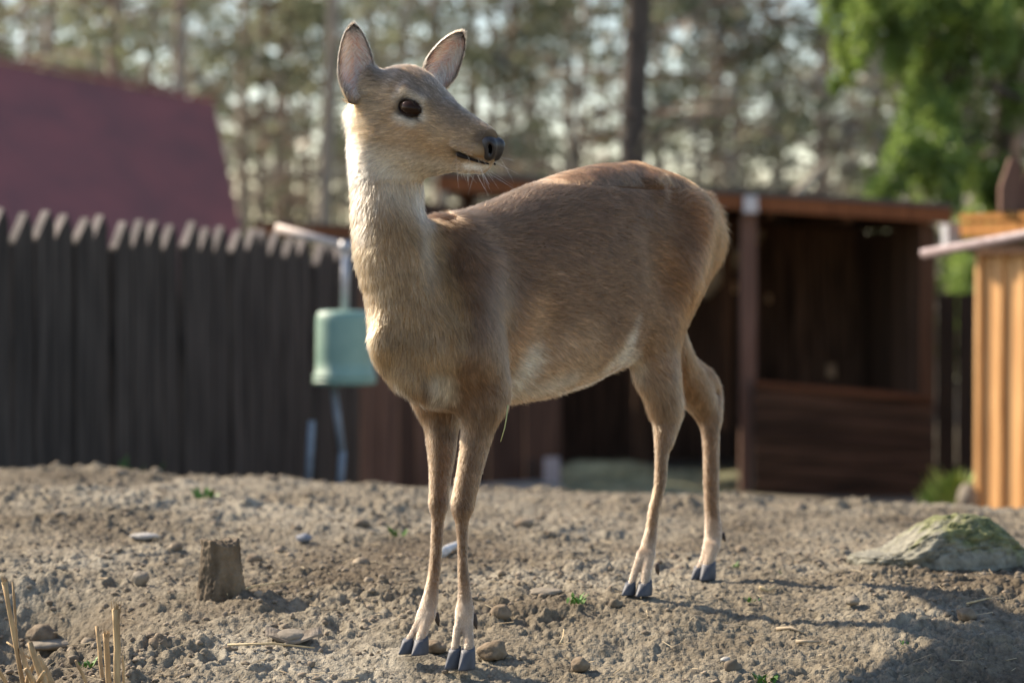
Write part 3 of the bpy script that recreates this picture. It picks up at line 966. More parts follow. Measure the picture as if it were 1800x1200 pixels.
C_BACK = np.array((.094, .047, .023)); C_SIDE = np.array((.150, .080, .039)); C_RUMP = np.array((.165, .070, .024))
C_NECK = np.array((.31, .190, .088)); C_CREAM = np.array((.62, .53, .40)); C_BELLY = np.array((.40, .245, .130))
C_LEG = np.array((.205, .120, .062)); C_FOOT = np.array((.44, .335, .245)); C_HEAD = np.array((.34, .222, .118))
C_DARK = np.array((.12, .085, .058)); C_ORANGE = np.array((.42, .225, .10)); C_WHITE = np.array((.74, .68, .58))

BODYV = {}
def SURF(px, py, rad=5.0):
    """point of the coat seen at px, py"""
    if 'px' not in BODYV:
        V = BODYV['V']; r = V - np.array((0, 0, CAM_H))
        dd = r[:, 1] * cp - r[:, 2] * sp_; yy = r[:, 1] * sp_ + r[:, 2] * cp
        BODYV['px'] = 900 + FPX * r[:, 0] / dd; BODYV['py'] = 600 - FPX * yy / dd; BODYV['d'] = dd
    q = np.hypot(BODYV['px'] - px, BODYV['py'] - py)
    m = np.where(q < rad)[0]
    while len(m) == 0: rad *= 1.6; m = np.where(q < rad)[0]
    return BODYV['V'][m[np.argmin(BODYV['d'][m])]]

def deer_colour(p, nrm):
    n = len(p)
    s, lat = body_s(p)
    z = p[:, 2]
    col = np.repeat(C_SIDE[None], n, 0)
    def mix(c, w):
        nonlocal col
        w = np.clip(w, 0, 1)[:, None]
        col = col * (1 - w) + np.asarray(c) * w
    def spot(a, b, r, soft, c, k=1.0):
        d = seg_dist(p, a, b)
        mix(c, k * (1 - smooth(r - soft, r + soft, d)))
    top = np.interp(s, [-.1, 0, .1, .3, .5, .6, .74, .84], [.74, .80, .82, .87, .91, .92, .89, .80])
    mix(C_BACK, smooth(.20, .02, top - z) * smooth(-.04, .16, s) * smooth(.85, .6, s) * .9)
    mix(C_RUMP, smooth(.50, .72, s) * .85)
    mix(C_BELLY, smooth(.60, .50, z) * smooth(.0, .1, s) * smooth(.62, .5, s) * .8)
    def line(pts, r, soft, c, k=1.0):
        q = [SURF(*a) for a in pts]
        for a, b in zip(q[:-1], q[1:]): spot(a, b, r, soft, c, k)
    line([(1180, 460), (1215, 510), (1205, 560)], .03, .04, np.array((.235, .110, .042)), .8)
    line([(1235, 360), (1250, 400), (1240, 480), (1215, 540)], .022, .03, np.array((.255, .105, .036)), .85)
    line([(950, 555), (915, 620)], .030, .036, C_ORANGE * .9, .9)
    line([(960, 610), (1040, 600)], .03, .04, C_BELLY, .6)
    line([(935, 640), (905, 680)], .026, .026, C_CREAM, .9)
    line([(925, 690), (1000, 670)], .018, .02, C_CREAM * .85, .6)
    line([(1124, 560), (1114, 590)], .006, .016, C_CREAM, .5)
    line([(1110, 600), (1098, 630), (1118, 648)], .016, .020, C_CREAM, .85)
    line([(1088, 628), (1070, 648)], .012, .016, C_CREAM, .75)
    line([(1165, 560), (1160, 640)], .024, .03, C_LEG * 1.25, .6)
    line([(1090, 560), (1060, 640), (990, 686), (920, 704)], .003, .007, C_SIDE * .45, .75)  # shade of the flank and belly fold painted as a dark line
    line([(1084, 655), (1040, 682), (980, 698)], .006, .007, C_WHITE, .8)
    # neck and chest
    neck = smooth(.02, -.06, s + .0 * z) * smooth(.46, .52, z)
    dn = np.minimum(seg_dist(p, P(690, 480, 4.12), P(680, 330, 4.12)), seg_dist(p, P(690, 480, 4.12), P(715, 570, 4.10)))
    mix(C_NECK, (1 - smooth(.085, .125, dn)))
    line([(690, 560), (740, 640)], .04, .045, C_NECK * .85, .7)
    line([(778, 678), (784, 704)], .022, .014, C_CREAM * .8, .95)
    line([(692, 672), (735, 708)], .007, .007, C_WHITE, .8)
    line([(690, 330), (735, 345)], .03, .035, C_CREAM, .6)
    line([(625, 230), (628, 300), (632, 400)], .016, .020, C_CREAM, .6)  # bright sun rim along the neck put into the coat colour
    line([(748, 668), (750, 700), (790, 722)], .003, .005, C_SIDE * .4, .8)  # armpit crease's shade painted as a thin dark line
    line([(893, 600), (897, 690)], .005, .010, C_SIDE * .55, .6)  # shade of the crease behind the elbow painted on
    # legs
    lw = smooth(.50, .42, z) * (1 - smooth(.12, .2, s) * smooth(.56, .5, s) * (z > .44))
    mix(C_LEG, lw * .8)
    front_leg = (s < .2)
    foot = np.where(front_leg, smooth(.17, .10, z), smooth(.23, .15, z))
    mix(C_FOOT, foot * .9)
    mix(C_SIDE * .85, smooth(.03, .0, np.abs(z - .29)) * front_leg * .35)
    # lighter, greyer leg edges and dark fronts of the front legs
    for nodes in ([(846, 735, 4.17), (812, 895, 4.17), (811, 1000, 4.17)], [(774, 740, 4.25), (770, 890, 4.24), (764, 990, 4.24)]):
        for i in range(2):
            line([(nodes[i][0], nodes[i][1]), (nodes[i + 1][0], nodes[i + 1][1])], .009, .010, C_SIDE * .75, .7)
    # hocks
    line([(1215, 665), (1240, 690)], .014, .02, C_LEG * .7, .5)
    line([(1160, 700), (1158, 850)], .006, .008, C_SIDE * .8, .6)
    line([(1245, 760), (1248, 900)], .006, .008, C_SIDE * .9, .6)
    # head
    r = p - HA
    t = r @ H1; l = r @ H2; u = r @ H3
    hd = smooth(-.09, -.04, t) * smooth(.17, .12, np.sqrt(r[:, 1] ** 2 * 0 + l ** 2 + np.minimum(u + .0, 0) ** 2)) * (z > .86)
    mix(C_HEAD, hd)
    al = np.abs(l)
    topw = hd * smooth(.040, .072, u - np.interp(t, [0, .05, .1, .14, .2, .27], [0, 0, -.008, -.022, -.036, -.045]))
    mix(C_DARK * 1.15, topw * .9)
    mix(C_DARK * 1.1, hd * smooth(.13, .19, t) * smooth(.0, .03, u + .004) * .65)
    mix(C_HEAD * .62, hd * smooth(.14, .24, t) * smooth(-.035, -.01, u) * .7)
    def hs(t0, l0, u0, t1, l1, u1, rr, soft, c, k): 
        for sg in (-1, 1): spot(HP(t0, l0 * sg, u0), HP(t1, l1 * sg, u1), rr, soft, c, k)
    hs(.080, .058, .055, .125, .050, .050, .006, .008, C_CREAM * .8, .5)        # pale brow
    hs(.125, .050, .038, .135, .046, .018, .006, .007, C_CREAM, .65)        # pale corner
    hs(.085, .060, .012, .12, .054, .006, .006, .008, C_CREAM * .8, .5)
    hs(.082, .050, .040, .118, .044, .038, .014, .009, C_CREAM * .85, .6)
    hs(.090, .055, .010, .120, .050, .008, .010, .008, C_CREAM * .8, .6)
    hs(.093, .050, .029, .110, .048, .027, .0180, .003, C_DARK * .5, .9)    # dark rim round the eye
    hs(.118, .050, .022, .132, .046, .010, .0035, .0025, C_DARK * .3, .95)
    hs(.0, .05, .075, .03, .05, .085, .012, .014, C_DARK * 1.2, .5)
    mix(C_CREAM * .92, hd * smooth(-.030, -.060, u) * .75)
    for q0, q1 in (((815, 293), (835, 297)), ((835, 297), (858, 298))): spot(SURF(*q0), SURF(*q1), .0060, .004, C_WHITE, .9 * 1)
    spot(SURF(835, 305), SURF(862, 303), .003, .004, C_ORANGE * .8, .6)      # white chin
    hs(.203, .0325, -.0250, .264, .019, -.0280, .0062, .002, C_DARK * .22, .97) # mouth
    hs(.203, .033, -.026, .219, .030, -.0295, .0090, .003, C_DARK * .3, .95)
    hs(.235, .028, -.020, .255, .022, -.022, .005, .005, C_ORANGE * .9, .6)
    hs(.245, .020, .012, .262, .014, .010, .014, .006, C_DARK * .6, .8)
    # mottling
    m = 1 + .14 * fbm(p, 9, 3, 71) + .22 * fbm(p * np.array((.7, .7, 1.5)), 38, 3, 73)
    return np.clip(col * m[:, None], .01, .95)

def fur_dir(p, nrm):
    """direction the hair lies in"""
    s, lat = body_s(p); z = p[:, 2]
    n = len(p)
    d = np.zeros((n, 3))
    body = -A2 + np.array((0, 0, -.28))
    thigh = -A2 * .45 + np.array((0, 0, -1.0))
    wt = smooth(.50, .62, s) * smooth(.86, .70, z)
    d += body
    d = d * (1 - wt[:, None]) + thigh * wt[:, None]
    shoulder = smooth(.16, .02, s) * smooth(.78, .66, z)
    d = d * (1 - shoulder[:, None]) + np.array((.25, .1, -1.0)) * shoulder[:, None]
    nk = 1 - smooth(.11, .16, seg_dist(p, P(735, 530, 4.18), P(675, 300, 4.18)))
    d = d * (1 - nk[:, None]) + np.array((.05, 0, -1.0)) * nk[:, None]
    lw = smooth(.50, .43, z)
    d = d * (1 - lw[:, None]) + np.array((.03, .02, -1.0)) * lw[:, None]
    r = p - HA; t = r @ H1; l = r @ H2; u = r @ H3
    hd = smooth(-.03, .02, t) * (z > .86) * smooth(-.12, -.06, u)
    d = d * (1 - hd[:, None]) + (-H1 * .95 + np.array((0, 0, -.35)))[None] * hd[:, None]
    w = np.stack([vnoise(p, 16, 5), vnoise(p, 16, 6), vnoise(p, 16, 8)], -1) * .30 + np.stack([vnoise(p, 55, 15), vnoise(p, 55, 16), vnoise(p, 55, 18)], -1) * .22
    d = d / (np.linalg.norm(d, axis=1)[:, None] + 1e-6) + w
    d = d - nrm * (d * nrm).sum(1)[:, None]
    return d / (np.linalg.norm(d, axis=1)[:, None] + 1e-6)

def fur_len(p):
    s, lat = body_s(p); z = p[:, 2]
    L = np.full(len(p), .0125)
    nk = 1 - smooth(.11, .16, seg_dist(p, P(735, 530, 4.18), P(675, 300, 4.18)))
    L = L * (1 - nk) + .0165 * nk
    belly = smooth(.53, .48, z) * smooth(.42, .45, z) * smooth(.05, .12, s) * smooth(.68, .6, s)
    L = L + .008 * belly
    lw = smooth(.46, .38, z) * (1 - belly)
    L = L * (1 - lw) + .0065 * lw
    L = L * (1 - .5 * smooth(.19, .13, z - .05 * (s > .3)))
    r = p - HA; t = r @ H1; u = r @ H3
    hd = smooth(.0, .10, t) * (z > .86)
    L = L * (1 - hd) + .0055 * hd
    L = L * (1 - .35 * smooth(.2, .25, t) * hd)
    tl = 1 - smooth(.02, .05, seg_dist(p, P(1256, 360, 4.86), P(1250, 450, 4.84)))
    L = L + .016 * tl
    br = 1 - smooth(.02, .04, seg_dist(p, P(690, 672, 4.14), P(740, 706, 4.14)))
    L = L + .006 * br
    gr = 1 - smooth(.02, .05, seg_dist(p, P(1105, 648, 4.62), P(1080, 655, 4.60)))
    L = L + .005 * gr
    nape = 1 - smooth(.02, .045, seg_dist(p, P(605, 140, 4.2), P(606, 230, 4.2)))
    ru = smooth(.70, .80, s) * smooth(.62, .70, z)
    return L + .008 * nape + .008 * ru

def hair_object(name, roots, dirs, nrms, length, cols, rad, parent, lift=.35, tipcol=1.35, curl=.25, npt=4):
    n = len(roots)
    hc = bpy.data.hair_curves.new(name)
    hc.add_curves([npt] * n)
    t = np.linspace(0, 1, npt)
    lf = lift * (1 + .5 * (rng.random(n) - .5))
    jit = rng.normal(0, .14, (n, 3))
    out = nrms * np.sin(lf)[:, None] + dirs * np.cos(lf)[:, None] + jit
    out /= np.linalg.norm(out, axis=1)[:, None]
    L = length * (.65 + .7 * rng.random(n))
    pos = np.zeros((n, npt, 3))
    for k, tt in enumerate(t):
        bend = (dirs - nrms * .55) * curl * tt * tt
        pos[:, k] = roots - nrms * .0012 * (1 - tt) + (out * tt + bend) * L[:, None]
    pos -= np.array(parent.location)[None, None]
    hc.attributes['position'].data.foreach_set('vector', pos.astype(np.float32).ravel())
    ra = hc.attributes.get('radius') or hc.attributes.new('radius', 'FLOAT', 'POINT')
    r = (rad * 1.22 * (.75 + .5 * rng.random(n)))[:, None] * np.interp(t, [0, .5, 1], [1, .85, .15])[None]
    ra.data.foreach_set('value', r.astype(np.float32).ravel())
    ca = hc.attributes.new('fur_col', 'FLOAT_COLOR', 'POINT')
    st = 0
    for k in range(-3, 4): st = st + 1.5 * vnoise(roots + dirs * (k * .0015), 430, 61) + .5 * vnoise(roots + dirs * (k * .0045), 120, 62)
    br = np.exp(rng.normal(0, .28, n) + STREAK * st / 7)
    cc = cols[:, None, :] * br[:, None, None] * np.interp(t, [0, .4, 1], [.62, .95, tipcol])[None, :, None]
    cc = np.concatenate([np.clip(cc, 0, .92), np.ones((n, npt, 1))], -1)
    ca.data.foreach_set('color', cc.astype(np.float32).ravel())
    o = bpy.data.objects.new(name, hc); COL.objects.link(o); o.parent = parent
    return o

def sample_mesh(V, F, density_fn, per_m2):
    T = np.concatenate([F[:, [0, 1, 2]], F[:, [0, 2, 3]]]) if F.shape[1] == 4 else F
    a, b, c = V[T[:, 0]], V[T[:, 1]], V[T[:, 2]]
    cr = np.cross(b - a, c - a); area = np.linalg.norm(cr, axis=1) / 2
    w = area * (density_fn((a + b + c) / 3) if density_fn else 1)
    n = int(w.sum() * per_m2)
    pick = np.searchsorted(np.cumsum(w) / w.sum(), rng.random(n))
    pick = np.clip(pick, 0, len(T) - 1)
    r1, r2 = rng.random(n), rng.random(n)
    f = r1 + r2 > 1; r1[f], r2[f] = 1 - r1[f], 1 - r2[f]
    pts = a[pick] + (b - a)[pick] * r1[:, None] + (c - a)[pick] * r2[:, None]
    return pts, T[pick], r1, r2

def mat_skin():
    m, nt, b = new_mat("deer coat underlayer")
    at = N(nt, "ShaderNodeAttribute"); at.attribute_name = "fur_col"
    nt.links.new(at.outputs["Color"], b.inputs["Base Color"])
    b.inputs["Roughness"].default_value = .9; b.inputs["Specular IOR Level"].default_value = .1
    # thin skin of the ears lets light through
    ea = N(nt, "ShaderNodeAttribute"); ea.attribute_name = "thin"
    tr = N(nt, "ShaderNodeBsdfTranslucent"); nt.links.new(at.outputs["Color"], tr.inputs[0])
    mu = N(nt, "ShaderNodeMath", operation='MULTIPLY'); mu.inputs[1].default_value = .65
    mx = N(nt, "ShaderNodeMixShader"); nt.links.new(ea.outputs["Fac"], mu.inputs[0]); nt.links.new(mu.outputs[0], mx.inputs[0])
    nt.links.new(b.outputs[0], mx.inputs[1]); nt.links.new(tr.outputs[0], mx.inputs[2])
    nt.links.new(mx.outputs[0], nt.nodes["Material Output"].inputs[0])
    return m

def mat_hair():
    m = bpy.data.materials.new("deer hair"); m.use_nodes = True
    nt = m.node_tree; nt.nodes.clear()
    out = N(nt, "ShaderNodeOutputMaterial")
    at = N(nt, "ShaderNodeAttribute"); at.attribute_name = "fur_col"
    h = N(nt, "ShaderNodeBsdfHairPrincipled")
    h.model = 'CHIANG'; h.parametrization = 'COLOR'
    h.inputs["Roughness"].default_value = .34
    h.inputs["Radial Roughness"].default_value = .55
    h.inputs["Coat"].default_value = 0.0
    nt.links.new(at.outputs["Color"], h.inputs["Color"])
    d = N(nt, "ShaderNodeBsdfDiffuse"); nt.links.new(at.outputs["Color"], d.inputs["Color"])
    mx = N(nt, "ShaderNodeMixShader"); mx.inputs[0].default_value = .22
    nt.links.new(h.outputs[0], mx.inputs[1]); nt.links.new(d.outputs[0], mx.inputs[2])
    nt.links.new(mx.outputs[0], out.inputs[0])
    return m

def build_deer():
    root = empty("deer", tuple(DEER_LOC), "brown young deer standing on the mound, head turned to the right, ears up", "deer")
    V, F = build_body()
    BODYV['V'] = V
    nb = len(V)
    # ears
    earR = build_ear(P(633, 178, 4.125), P(621, 41, 4.15), (.16, -1, .05), .0350, 1)
    earL = build_ear(P(757, 156, 4.215), P(813, 57, 4.22), (.30, -.95, .1), .0325, 2)
    Vall, Fall, off = [V], [F], nb
    info = []
    for er in (earR, earL):
        Vall.append(er[0]); Fall.append(er[1] + off); info.append((off, off + len(er[0]), er)); off += len(er[0])
    V = np.concatenate(Vall); F = np.concatenate(Fall)
    me = np_mesh("body", V - DEER_LOC, F)
    me.materials.append(mat_skin())
    nr = np.zeros(len(V) * 3, np.float32); me.vertices.foreach_get if False else None
    vn = np.zeros(len(V) * 3, np.float32)
    me.vertex_normals.foreach_get("vector", vn); vn = vn.reshape(-1, 3).astype(np.float64)
    col = deer_colour(V, vn)
    for a, b, er in info:
        inner, uu, vv = er[2], er[3], er[4]
        pv = V[a:b]
        base = np.repeat(np.array((.36, .27, .19))[None], b - a, 0)
        low = smooth(.35, .0, vv)[:, None]
        base = base * (1 - low) + C_NECK * low
        tipk = smooth(.80, .97, vv)[:, None]
        base = base * (1 - tipk) + C_DARK * .6 * tipk
        inn = np.repeat(np.array((.80, .55, .45))[None], b - a, 0)
        hairw = smooth(-.35, .15, fbm(pv, 70, 3, 4))[:, None]
        inn = inn * (1 - hairw) + np.array((.86, .76, .66)) * hairw
        red = np.exp(-((uu / .22) ** 2 + ((vv - .5) / .22) ** 2))[:, None]
        inn = inn * (1 - .6 * red) + np.array((.70, .28, .17)) * .6 * red
        dk = smooth(.18, .02, vv)[:, None]  # darkness down in the ear hole put into the colour
        inn = inn * (1 - dk * .6) + C_DARK * dk * .6
        edge = np.clip(smooth(.74, .92, np.abs(uu)) + smooth(.88, .96, vv) + .6 * np.exp(-((uu - .1 - .1 * np.sin(vv * 9)) / .07) ** 2) * smooth(.62, .3, vv), 0, 1)[:, None]  # dark rim and tip; shade of the centre fold also painted in
        inn = inn * (1 - edge) + C_DARK * .55 * edge
        col[a:b] = np.where(inner[:, None] > .5, inn, base)
    ca = me.color_attributes.new("fur_col", 'FLOAT_COLOR', 'POINT')
    ca.data.foreach_set("color", np.concatenate([col, np.ones((len(V), 1))], -1).astype(np.float32).ravel())
    th = np.zeros(len(V), np.float32); th[nb:] = 1
    me.attributes.new("thin", 'FLOAT', 'POINT').data.foreach_set("value", th)
    body = bpy.data.objects.new("body", me); COL.objects.link(body); body.parent = root

    # mouth line lying on the real surface of the lips
    rV = V[:nb] - HA; tV, lV, uV = rV @ H1, rV @ H2, rV @ H3
    mouth = {}
    for sg in (-1, 1):
        path = []
        for a in np.linspace(0, 1, 12):
            t0 = .205 + .058 * a; u0 = -.0245 - .0035 * a - .0012 * math.sin(PI * a)
            m_ = (np.abs(tV - t0) < .005) & (np.abs(uV - u0) < .003) & (lV * sg > 0)
            l0 = (lV[m_] * sg).max() if m_.any() else .02
            path.append([t0, l0, u0])
        path = np.array(path); path[1:-1, 1] = (path[:-2, 1] + path[1:-1, 1] + path[2:, 1]) / 3
        mouth[sg] = [HP(a, sg * (b + .0012), c) for a, b, c in path]
        mb = MB(); mb.tube(mouth[sg], [.0030, .0048, .0046, .0038, .0030, .0026, .0023, .0021, .0020, .0019, .0018, .0014], 8)
        mb.build("mouth", simple_mat("dark lip", (.016, .010, .008), (.010, .007, .006), 60, .6, spec=.2), root, None, True)

    # ---- fur
    Fb = F[:len(F) - sum(len(e[1]) for e in (earR, earL))]
    def dens(c):
        r = c - HA; t = r @ H1
        hd = smooth(-.03, .03, t) * (c[:, 2] > .86)
        legs = smooth(.46, .38, c[:, 2])
        return 1 + 1.5 * hd + .9 * legs
    pts, tri, r1, r2 = sample_mesh(V, Fb, dens, FUR_DENSITY)
    w0 = (1 - r1 - r2)[:, None]
    nrm = vn[tri[:, 0]] * w0 + vn[tri[:, 1]] * r1[:, None] + vn[tri[:, 2]] * r2[:, None]
    nrm /= np.linalg.norm(nrm, axis=1)[:, None] + 1e-9
    rr = pts - HA; t, l, u = rr @ H1, rr @ H2, rr @ H3
    keep = np.ones(len(pts), bool)
    for sg in (-1, 1):
        keep &= (((pts - HP(.1015, 0, .0285)) @ H1 / .0245) ** 2 + ((pts - HP(.1015, 0, .0285)) @ H3 / .0146) ** 2 > 1) | ((pts - HA) @ H2 * sg < .03)
        for i in range(11): keep &= seg_dist(pts, mouth[sg][i], mouth[sg][i + 1]) > (.0060 if i < 5 else .0042)
    keep &= ~((t > .248) & (u > -.018))
    # no hair on the toes' undersides
    keep &= ~(pts[:, 2] < ground_base(pts[:, 0], pts[:, 1]) + .012)
    pts, nrm = pts[keep], nrm[keep]
    dirs = fur_dir(pts, nrm); ln = fur_len(pts); cc = deer_colour(pts, nrm)
    hm = mat_hair()
    fur = hair_object("fur", pts, dirs, nrm, ln, cc, .00016 + .000045 * np.clip((ln - .006) / .01, 0, 1.5), root, .36)
    fur.data.materials.append(hm)
    # ear hair: fringe on rims and backs, long pale hairs inside
    rp, rd, rn, rl, rc = [], [], [], [], []
    for a, b, er in info:
        Fe = er[1] + a
        p2, tr, q1, q2 = sample_mesh(V, Fe, None, FUR_DENSITY * 1.4)
        w = (1 - q1 - q2)[:, None]
        nn = vn[tr[:, 0]] * w + vn[tr[:, 1]] * q1[:, None] + vn[tr[:, 2]] * q2[:, None]
        nn /= np.linalg.norm(nn, axis=1)[:, None] + 1e-9
        cc2 = col[tr[:, 0]]
        inn = er[2][tr[:, 0] - a] > .5; vv = er[4][tr[:, 0] - a]; uu = er[3][tr[:, 0] - a]
        base, up, s_, n_ = er[5]
        kk = ~inn | (rng.random(len(p2)) < .45)
        edge = np.abs(uu) > .9
        dd = np.where(inn[:, None], up * .8 - s_ * np.sign(uu)[:, None] * .75 + n_ * .35, up[None] * 1.0 + s_ * uu[:, None] * .3)
        dd = dd - nn * (dd * nn).sum(1)[:, None] * .8
        dd /= np.linalg.norm(dd, axis=1)[:, None] + 1e-9
        ll = np.where(inn, .017 * (1 - .5 * vv), .0060)
        ll = np.where(~inn & (vv < .35), ll + .007 * (1 - vv / .35), ll)
        pale = inn & (np.abs(uu) < .68) & (vv < .86)
        cc2 = np.where((pale & (rng.random(len(p2)) < .75))[:, None], np.array((.88, .80, .70)), cc2)
        rp.append(p2[kk]); rd.append(dd[kk]); rn.append(nn[kk]); rl.append(ll[kk]); rc.append(cc2[kk])
    ef = hair_object("ear_hair", np.concatenate(rp), np.concatenate(rd), np.concatenate(rn), np.concatenate(rl), np.concatenate(rc), np.full(sum(map(len, rp)), .00019), root, .38)
    ef.data.materials.append(hm)

    # whiskers
    wp, wd_, wn_, wl, wc = [], [], [], [], []
    for k in range(46):
        sg = 1 if k % 3 else -1
        tt = rnd.uniform(.20, .258); uu_ = rnd.uniform(-.052, -.015)
        wp.append(HP(tt, .024 * sg, uu_)); d_ = H1 * rnd.uniform(.2, 1) + H2 * sg * rnd.uniform(.1, .8) + np.array((0, 0, -rnd.uniform(.2, 1)))
        wd_.append(d_ / np.linalg.norm(d_)); wn_.append(H2 * sg); wl.append(rnd.uniform(.02, .045)); wc.append((.55, .47, .38))
    wh = hair_object("whiskers", np.array(wp), np.array(wd_), np.array(wn_), np.array(wl), np.array(wc), np.full(46, .00016), root, .1, 1, .1, 6)
    wh.data.materials.append(hm)

    # ---- eyes
    m_eye, nt, b = new_mat("eye")
    b.inputs["Base Color"].default_value = (.022, .010, .005, 1); b.inputs["Roughness"].default_value = .06; b.inputs["IOR"].default_value = 1.33; b.inputs["Specular IOR Level"].default_value = .28
    m_lid = simple_mat("eyelid", (.030, .020, .015), (.018, .012, .010), 60, .75, spec=.1)
    for sg in (1, -1):
        Ve, Fe = ICO4
        c = HP(.1015, .0405 * sg, .029)
        v = Ve[:, :1] * .0232 * H1 + Ve[:, 1:2] * .0190 * H2 + Ve[:, 2:] * .0160 * H3
        o = np_obj("eye", v + c, Fe, m_eye, DEER_LOC, root)
        # lids: an almond ring, pointed towards the nose
        mb = MB()
        n = 40
        ring = []
        for k in range(n):
            th = 2 * PI * k / n
            ct, st = math.cos(th), math.sin(th)
            k3 = max(ct, 0) ** 6
            rx = .0212 + .0070 * k3
            tt = rx * ct; uu_ = (.0132 if st > 0 else .0125) * st * (1 - .55 * k3) - .0060 * max(ct, 0) ** 4
            rr_ = math.hypot(tt, uu_)
            out = .0196 * math.sqrt(max(1 - min(1, (tt / .0240) ** 2 + (uu_ / .0168) ** 2), 0.02))
            ring.append(HP(.100 + tt, sg * (.0405 + out - .0012 * k3), .029 + uu_))
        ring.append(ring[0]); ring.append(ring[1])
        mb.tube(ring, .0014, 8, False)
        mb.build("eyelid", m_lid, root, None, True)

    # ---- nose
    m_nose, nt, b = new_mat("wet nose")
    tc = N(nt, "ShaderNodeTexCoord")
    vo = N(nt, "ShaderNodeTexVoronoi"); vo.inputs["Scale"].default_value = 420; nt.links.new(tc.outputs["Object"], vo.inputs["Vector"])
    bp = N(nt, "ShaderNodeBump"); bp.inputs["Strength"].default_value = .35; bp.inputs["Distance"].default_value = .001
    nt.links.new(vo.outputs[0], bp.inputs["Height"]); nt.links.new(bp.outputs[0], b.inputs["Normal"])
    b.inputs["Base Color"].default_value = (.018, .013, .012, 1); b.inputs["Roughness"].default_value = .42
    Vn, Fn = ICO4
    x, y, z = Vn.T     # x forward, y right, z up
    e = .62
    g = lambda q: np.sign(q) * np.abs(q) ** e
    w = .0225 * (1 + .14 * g(z))
    vt = g(x) * .0165; vl = g(y) * w * .94; vu = g(z) * .0212 * (1 - .22 * np.clip(x, 0, 1) * (z > 0))
    q = np.stack([vt, vl, vu], -1)
    q[:, 0] -= .004 * (z < -.2) * (-z)
    # groove and nostrils
    q[:, 0] -= .0035 * np.exp(-(y / .14) ** 2) * (x > 0)
    for sg in (-1, 1):
        th_ = z * .9 + (x - .35)            # comma-shaped opening, open towards the side
        dn = np.sqrt(((x - .48 + .35 * (z - .1)) / .26) ** 2 + ((z - .05) / .36) ** 2) + 9 * (y * sg < .1)
        k = np.exp(-dn ** 2 * 1.6)
        q[:, 1] -= .0085 * sg * k; q[:, 0] -= .003 * k
        nk_ = k if sg < 0 else np.maximum(nk_, k)
    pn = HP(.2550, 0, -.0035) + q[:, :1] * H1 + q[:, 1:2] * H2 + q[:, 2:] * H3
    no = np_obj("nose", pn, Fn, m_nose, DEER_LOC, root)
    no.data.materials.append(simple_mat("nostril dark", (.004, .003, .003), (.002, .002, .002), 40, .9, spec=0))
    no.data.polygons.foreach_set("material_index", (nk_[Fn].mean(1) > .42).astype(np.int32))

    # ---- hooves and dewclaws
    m_hoof = simple_mat("hoof horn", (.085, .092, .115), (.045, .050, .062), 60, .55, (1, 1, .3), .25, spec=.3)
    m_dew = simple_mat("dewclaw horn", (.09, .07, .06), (.05, .04, .035), 60, .7)
    def claw(top, r, fwd_len, zbot, f):
        n = 28
        c = np.asarray(top); f = np.array(f); sdir = np.array((-f[1], f[0], 0))
        H = c[2] - zbot
        mb = MB(); vs = []
        J = 10
        for j in range(J + 1):
            t = j / J
            for k in range(n):
                th = 2 * PI * k / n
                ct, st = math.cos(th), math.sin(th)
                a = np.array((r * ct * 1.02, r * st * 1.02, -.35 * r * ct))             # coronet, tipped forward
                fr = max(ct, 0)
                b = np.array(((fwd_len * ct if ct > 0 else r * .95 * ct) , r * 1.06 * st * (1 - .55 * fr ** 2), -H))
                tt = t ** .92
                q_ = a * (1 - tt) + b * tt
                bul = math.sin(PI * t) * .0012
                q_[1] += bul * st
                if j == J: q_[:2] *= .93; q_[0] += 0
                vs.append(c + f * q_[0] + sdir * q_[1] + np.array((0, 0, q_[2])))
        fs = [(j * n + k, j * n + (k + 1) % n, (j + 1) * n + (k + 1) % n, (j + 1) * n + k) for j in range(J) for k in range(n)]
        fs += [tuple(range(n))[::-1], tuple(J * n + k for k in range(n))]
        mb.add(vs, fs); mb.build("hoof", m_hoof, root, None, True)
    fwd = A2.copy()
    feet = [('LF', (800, 1139, 4.170), 12, (823, 1139, 4.160), 13.5),
            ('RF', (717, 1122, 4.230), 10.5, (741, 1121, 4.223), 13.5),
            ('LH', (1108, 1023, 4.612), 10.5, (1134, 1022, 4.606), 13.5),
            ('RH', (1228, 995, 4.90), 9.5, (1246, 989, 4.893), 13.5)]
    for (nm_, pa, ra, pb, rb) in feet:
        for q_, r_, dx in ((pa, ra, -.16), (pb, rb, .04)):
            d_ = fwd + L2 * dx; d_ /= np.linalg.norm(d_)
            claw(P(*q_), r_ / FPX * q_[2] * .88, r_ / FPX * q_[2] * 2.15, HW[nm_][2] - .011, d_)
    for pts_ in (((832, 1078, 4.215), (839, 1110, 4.22)), ((808, 1085, 4.235), (803, 1110, 4.25)), ((766, 1076, 4.275), (772, 1104, 4.28)), ((750, 1085, 4.29), (748, 1103, 4.30)),
                 ((1154, 990, 4.67), (1158, 1014, 4.675)), ((1140, 990, 4.68), (1138, 1010, 4.69)), ((1269, 936, 4.945), (1276, 954, 4.95)), ((1256, 950, 4.96), (1257, 968, 4.97))):
        mb = MB(); a, b = P(*pts_[0]), P(*pts_[1])
        mb.tube([a, a * .5 + b * .5, a * .15 + b * .85], [.0052, .0048, .0010], 10)
        mb.build("dewclaw", m_dew, root, None, True)
FUR_DENSITY = 460000
STREAK = .80
build_deer()
def hay_strand():
    a, b, c, d = P(893, 712, 4.16), P(890, 735, 4.15), P(887, 752, 4.15), P(880, 776, 4.15)
    mb = MB(); mb.tube([a, b, c, d], [.0012, .0011, .0010, .0007], 6)
    tag(mb.build("hay_strand", simple_mat("green hay", (.50, .50, .22), (.38, .36, .15), 60, .6), None, tuple(a), True), "thin yellow green hay strand dangling under the deer's elbow", "hay strand")
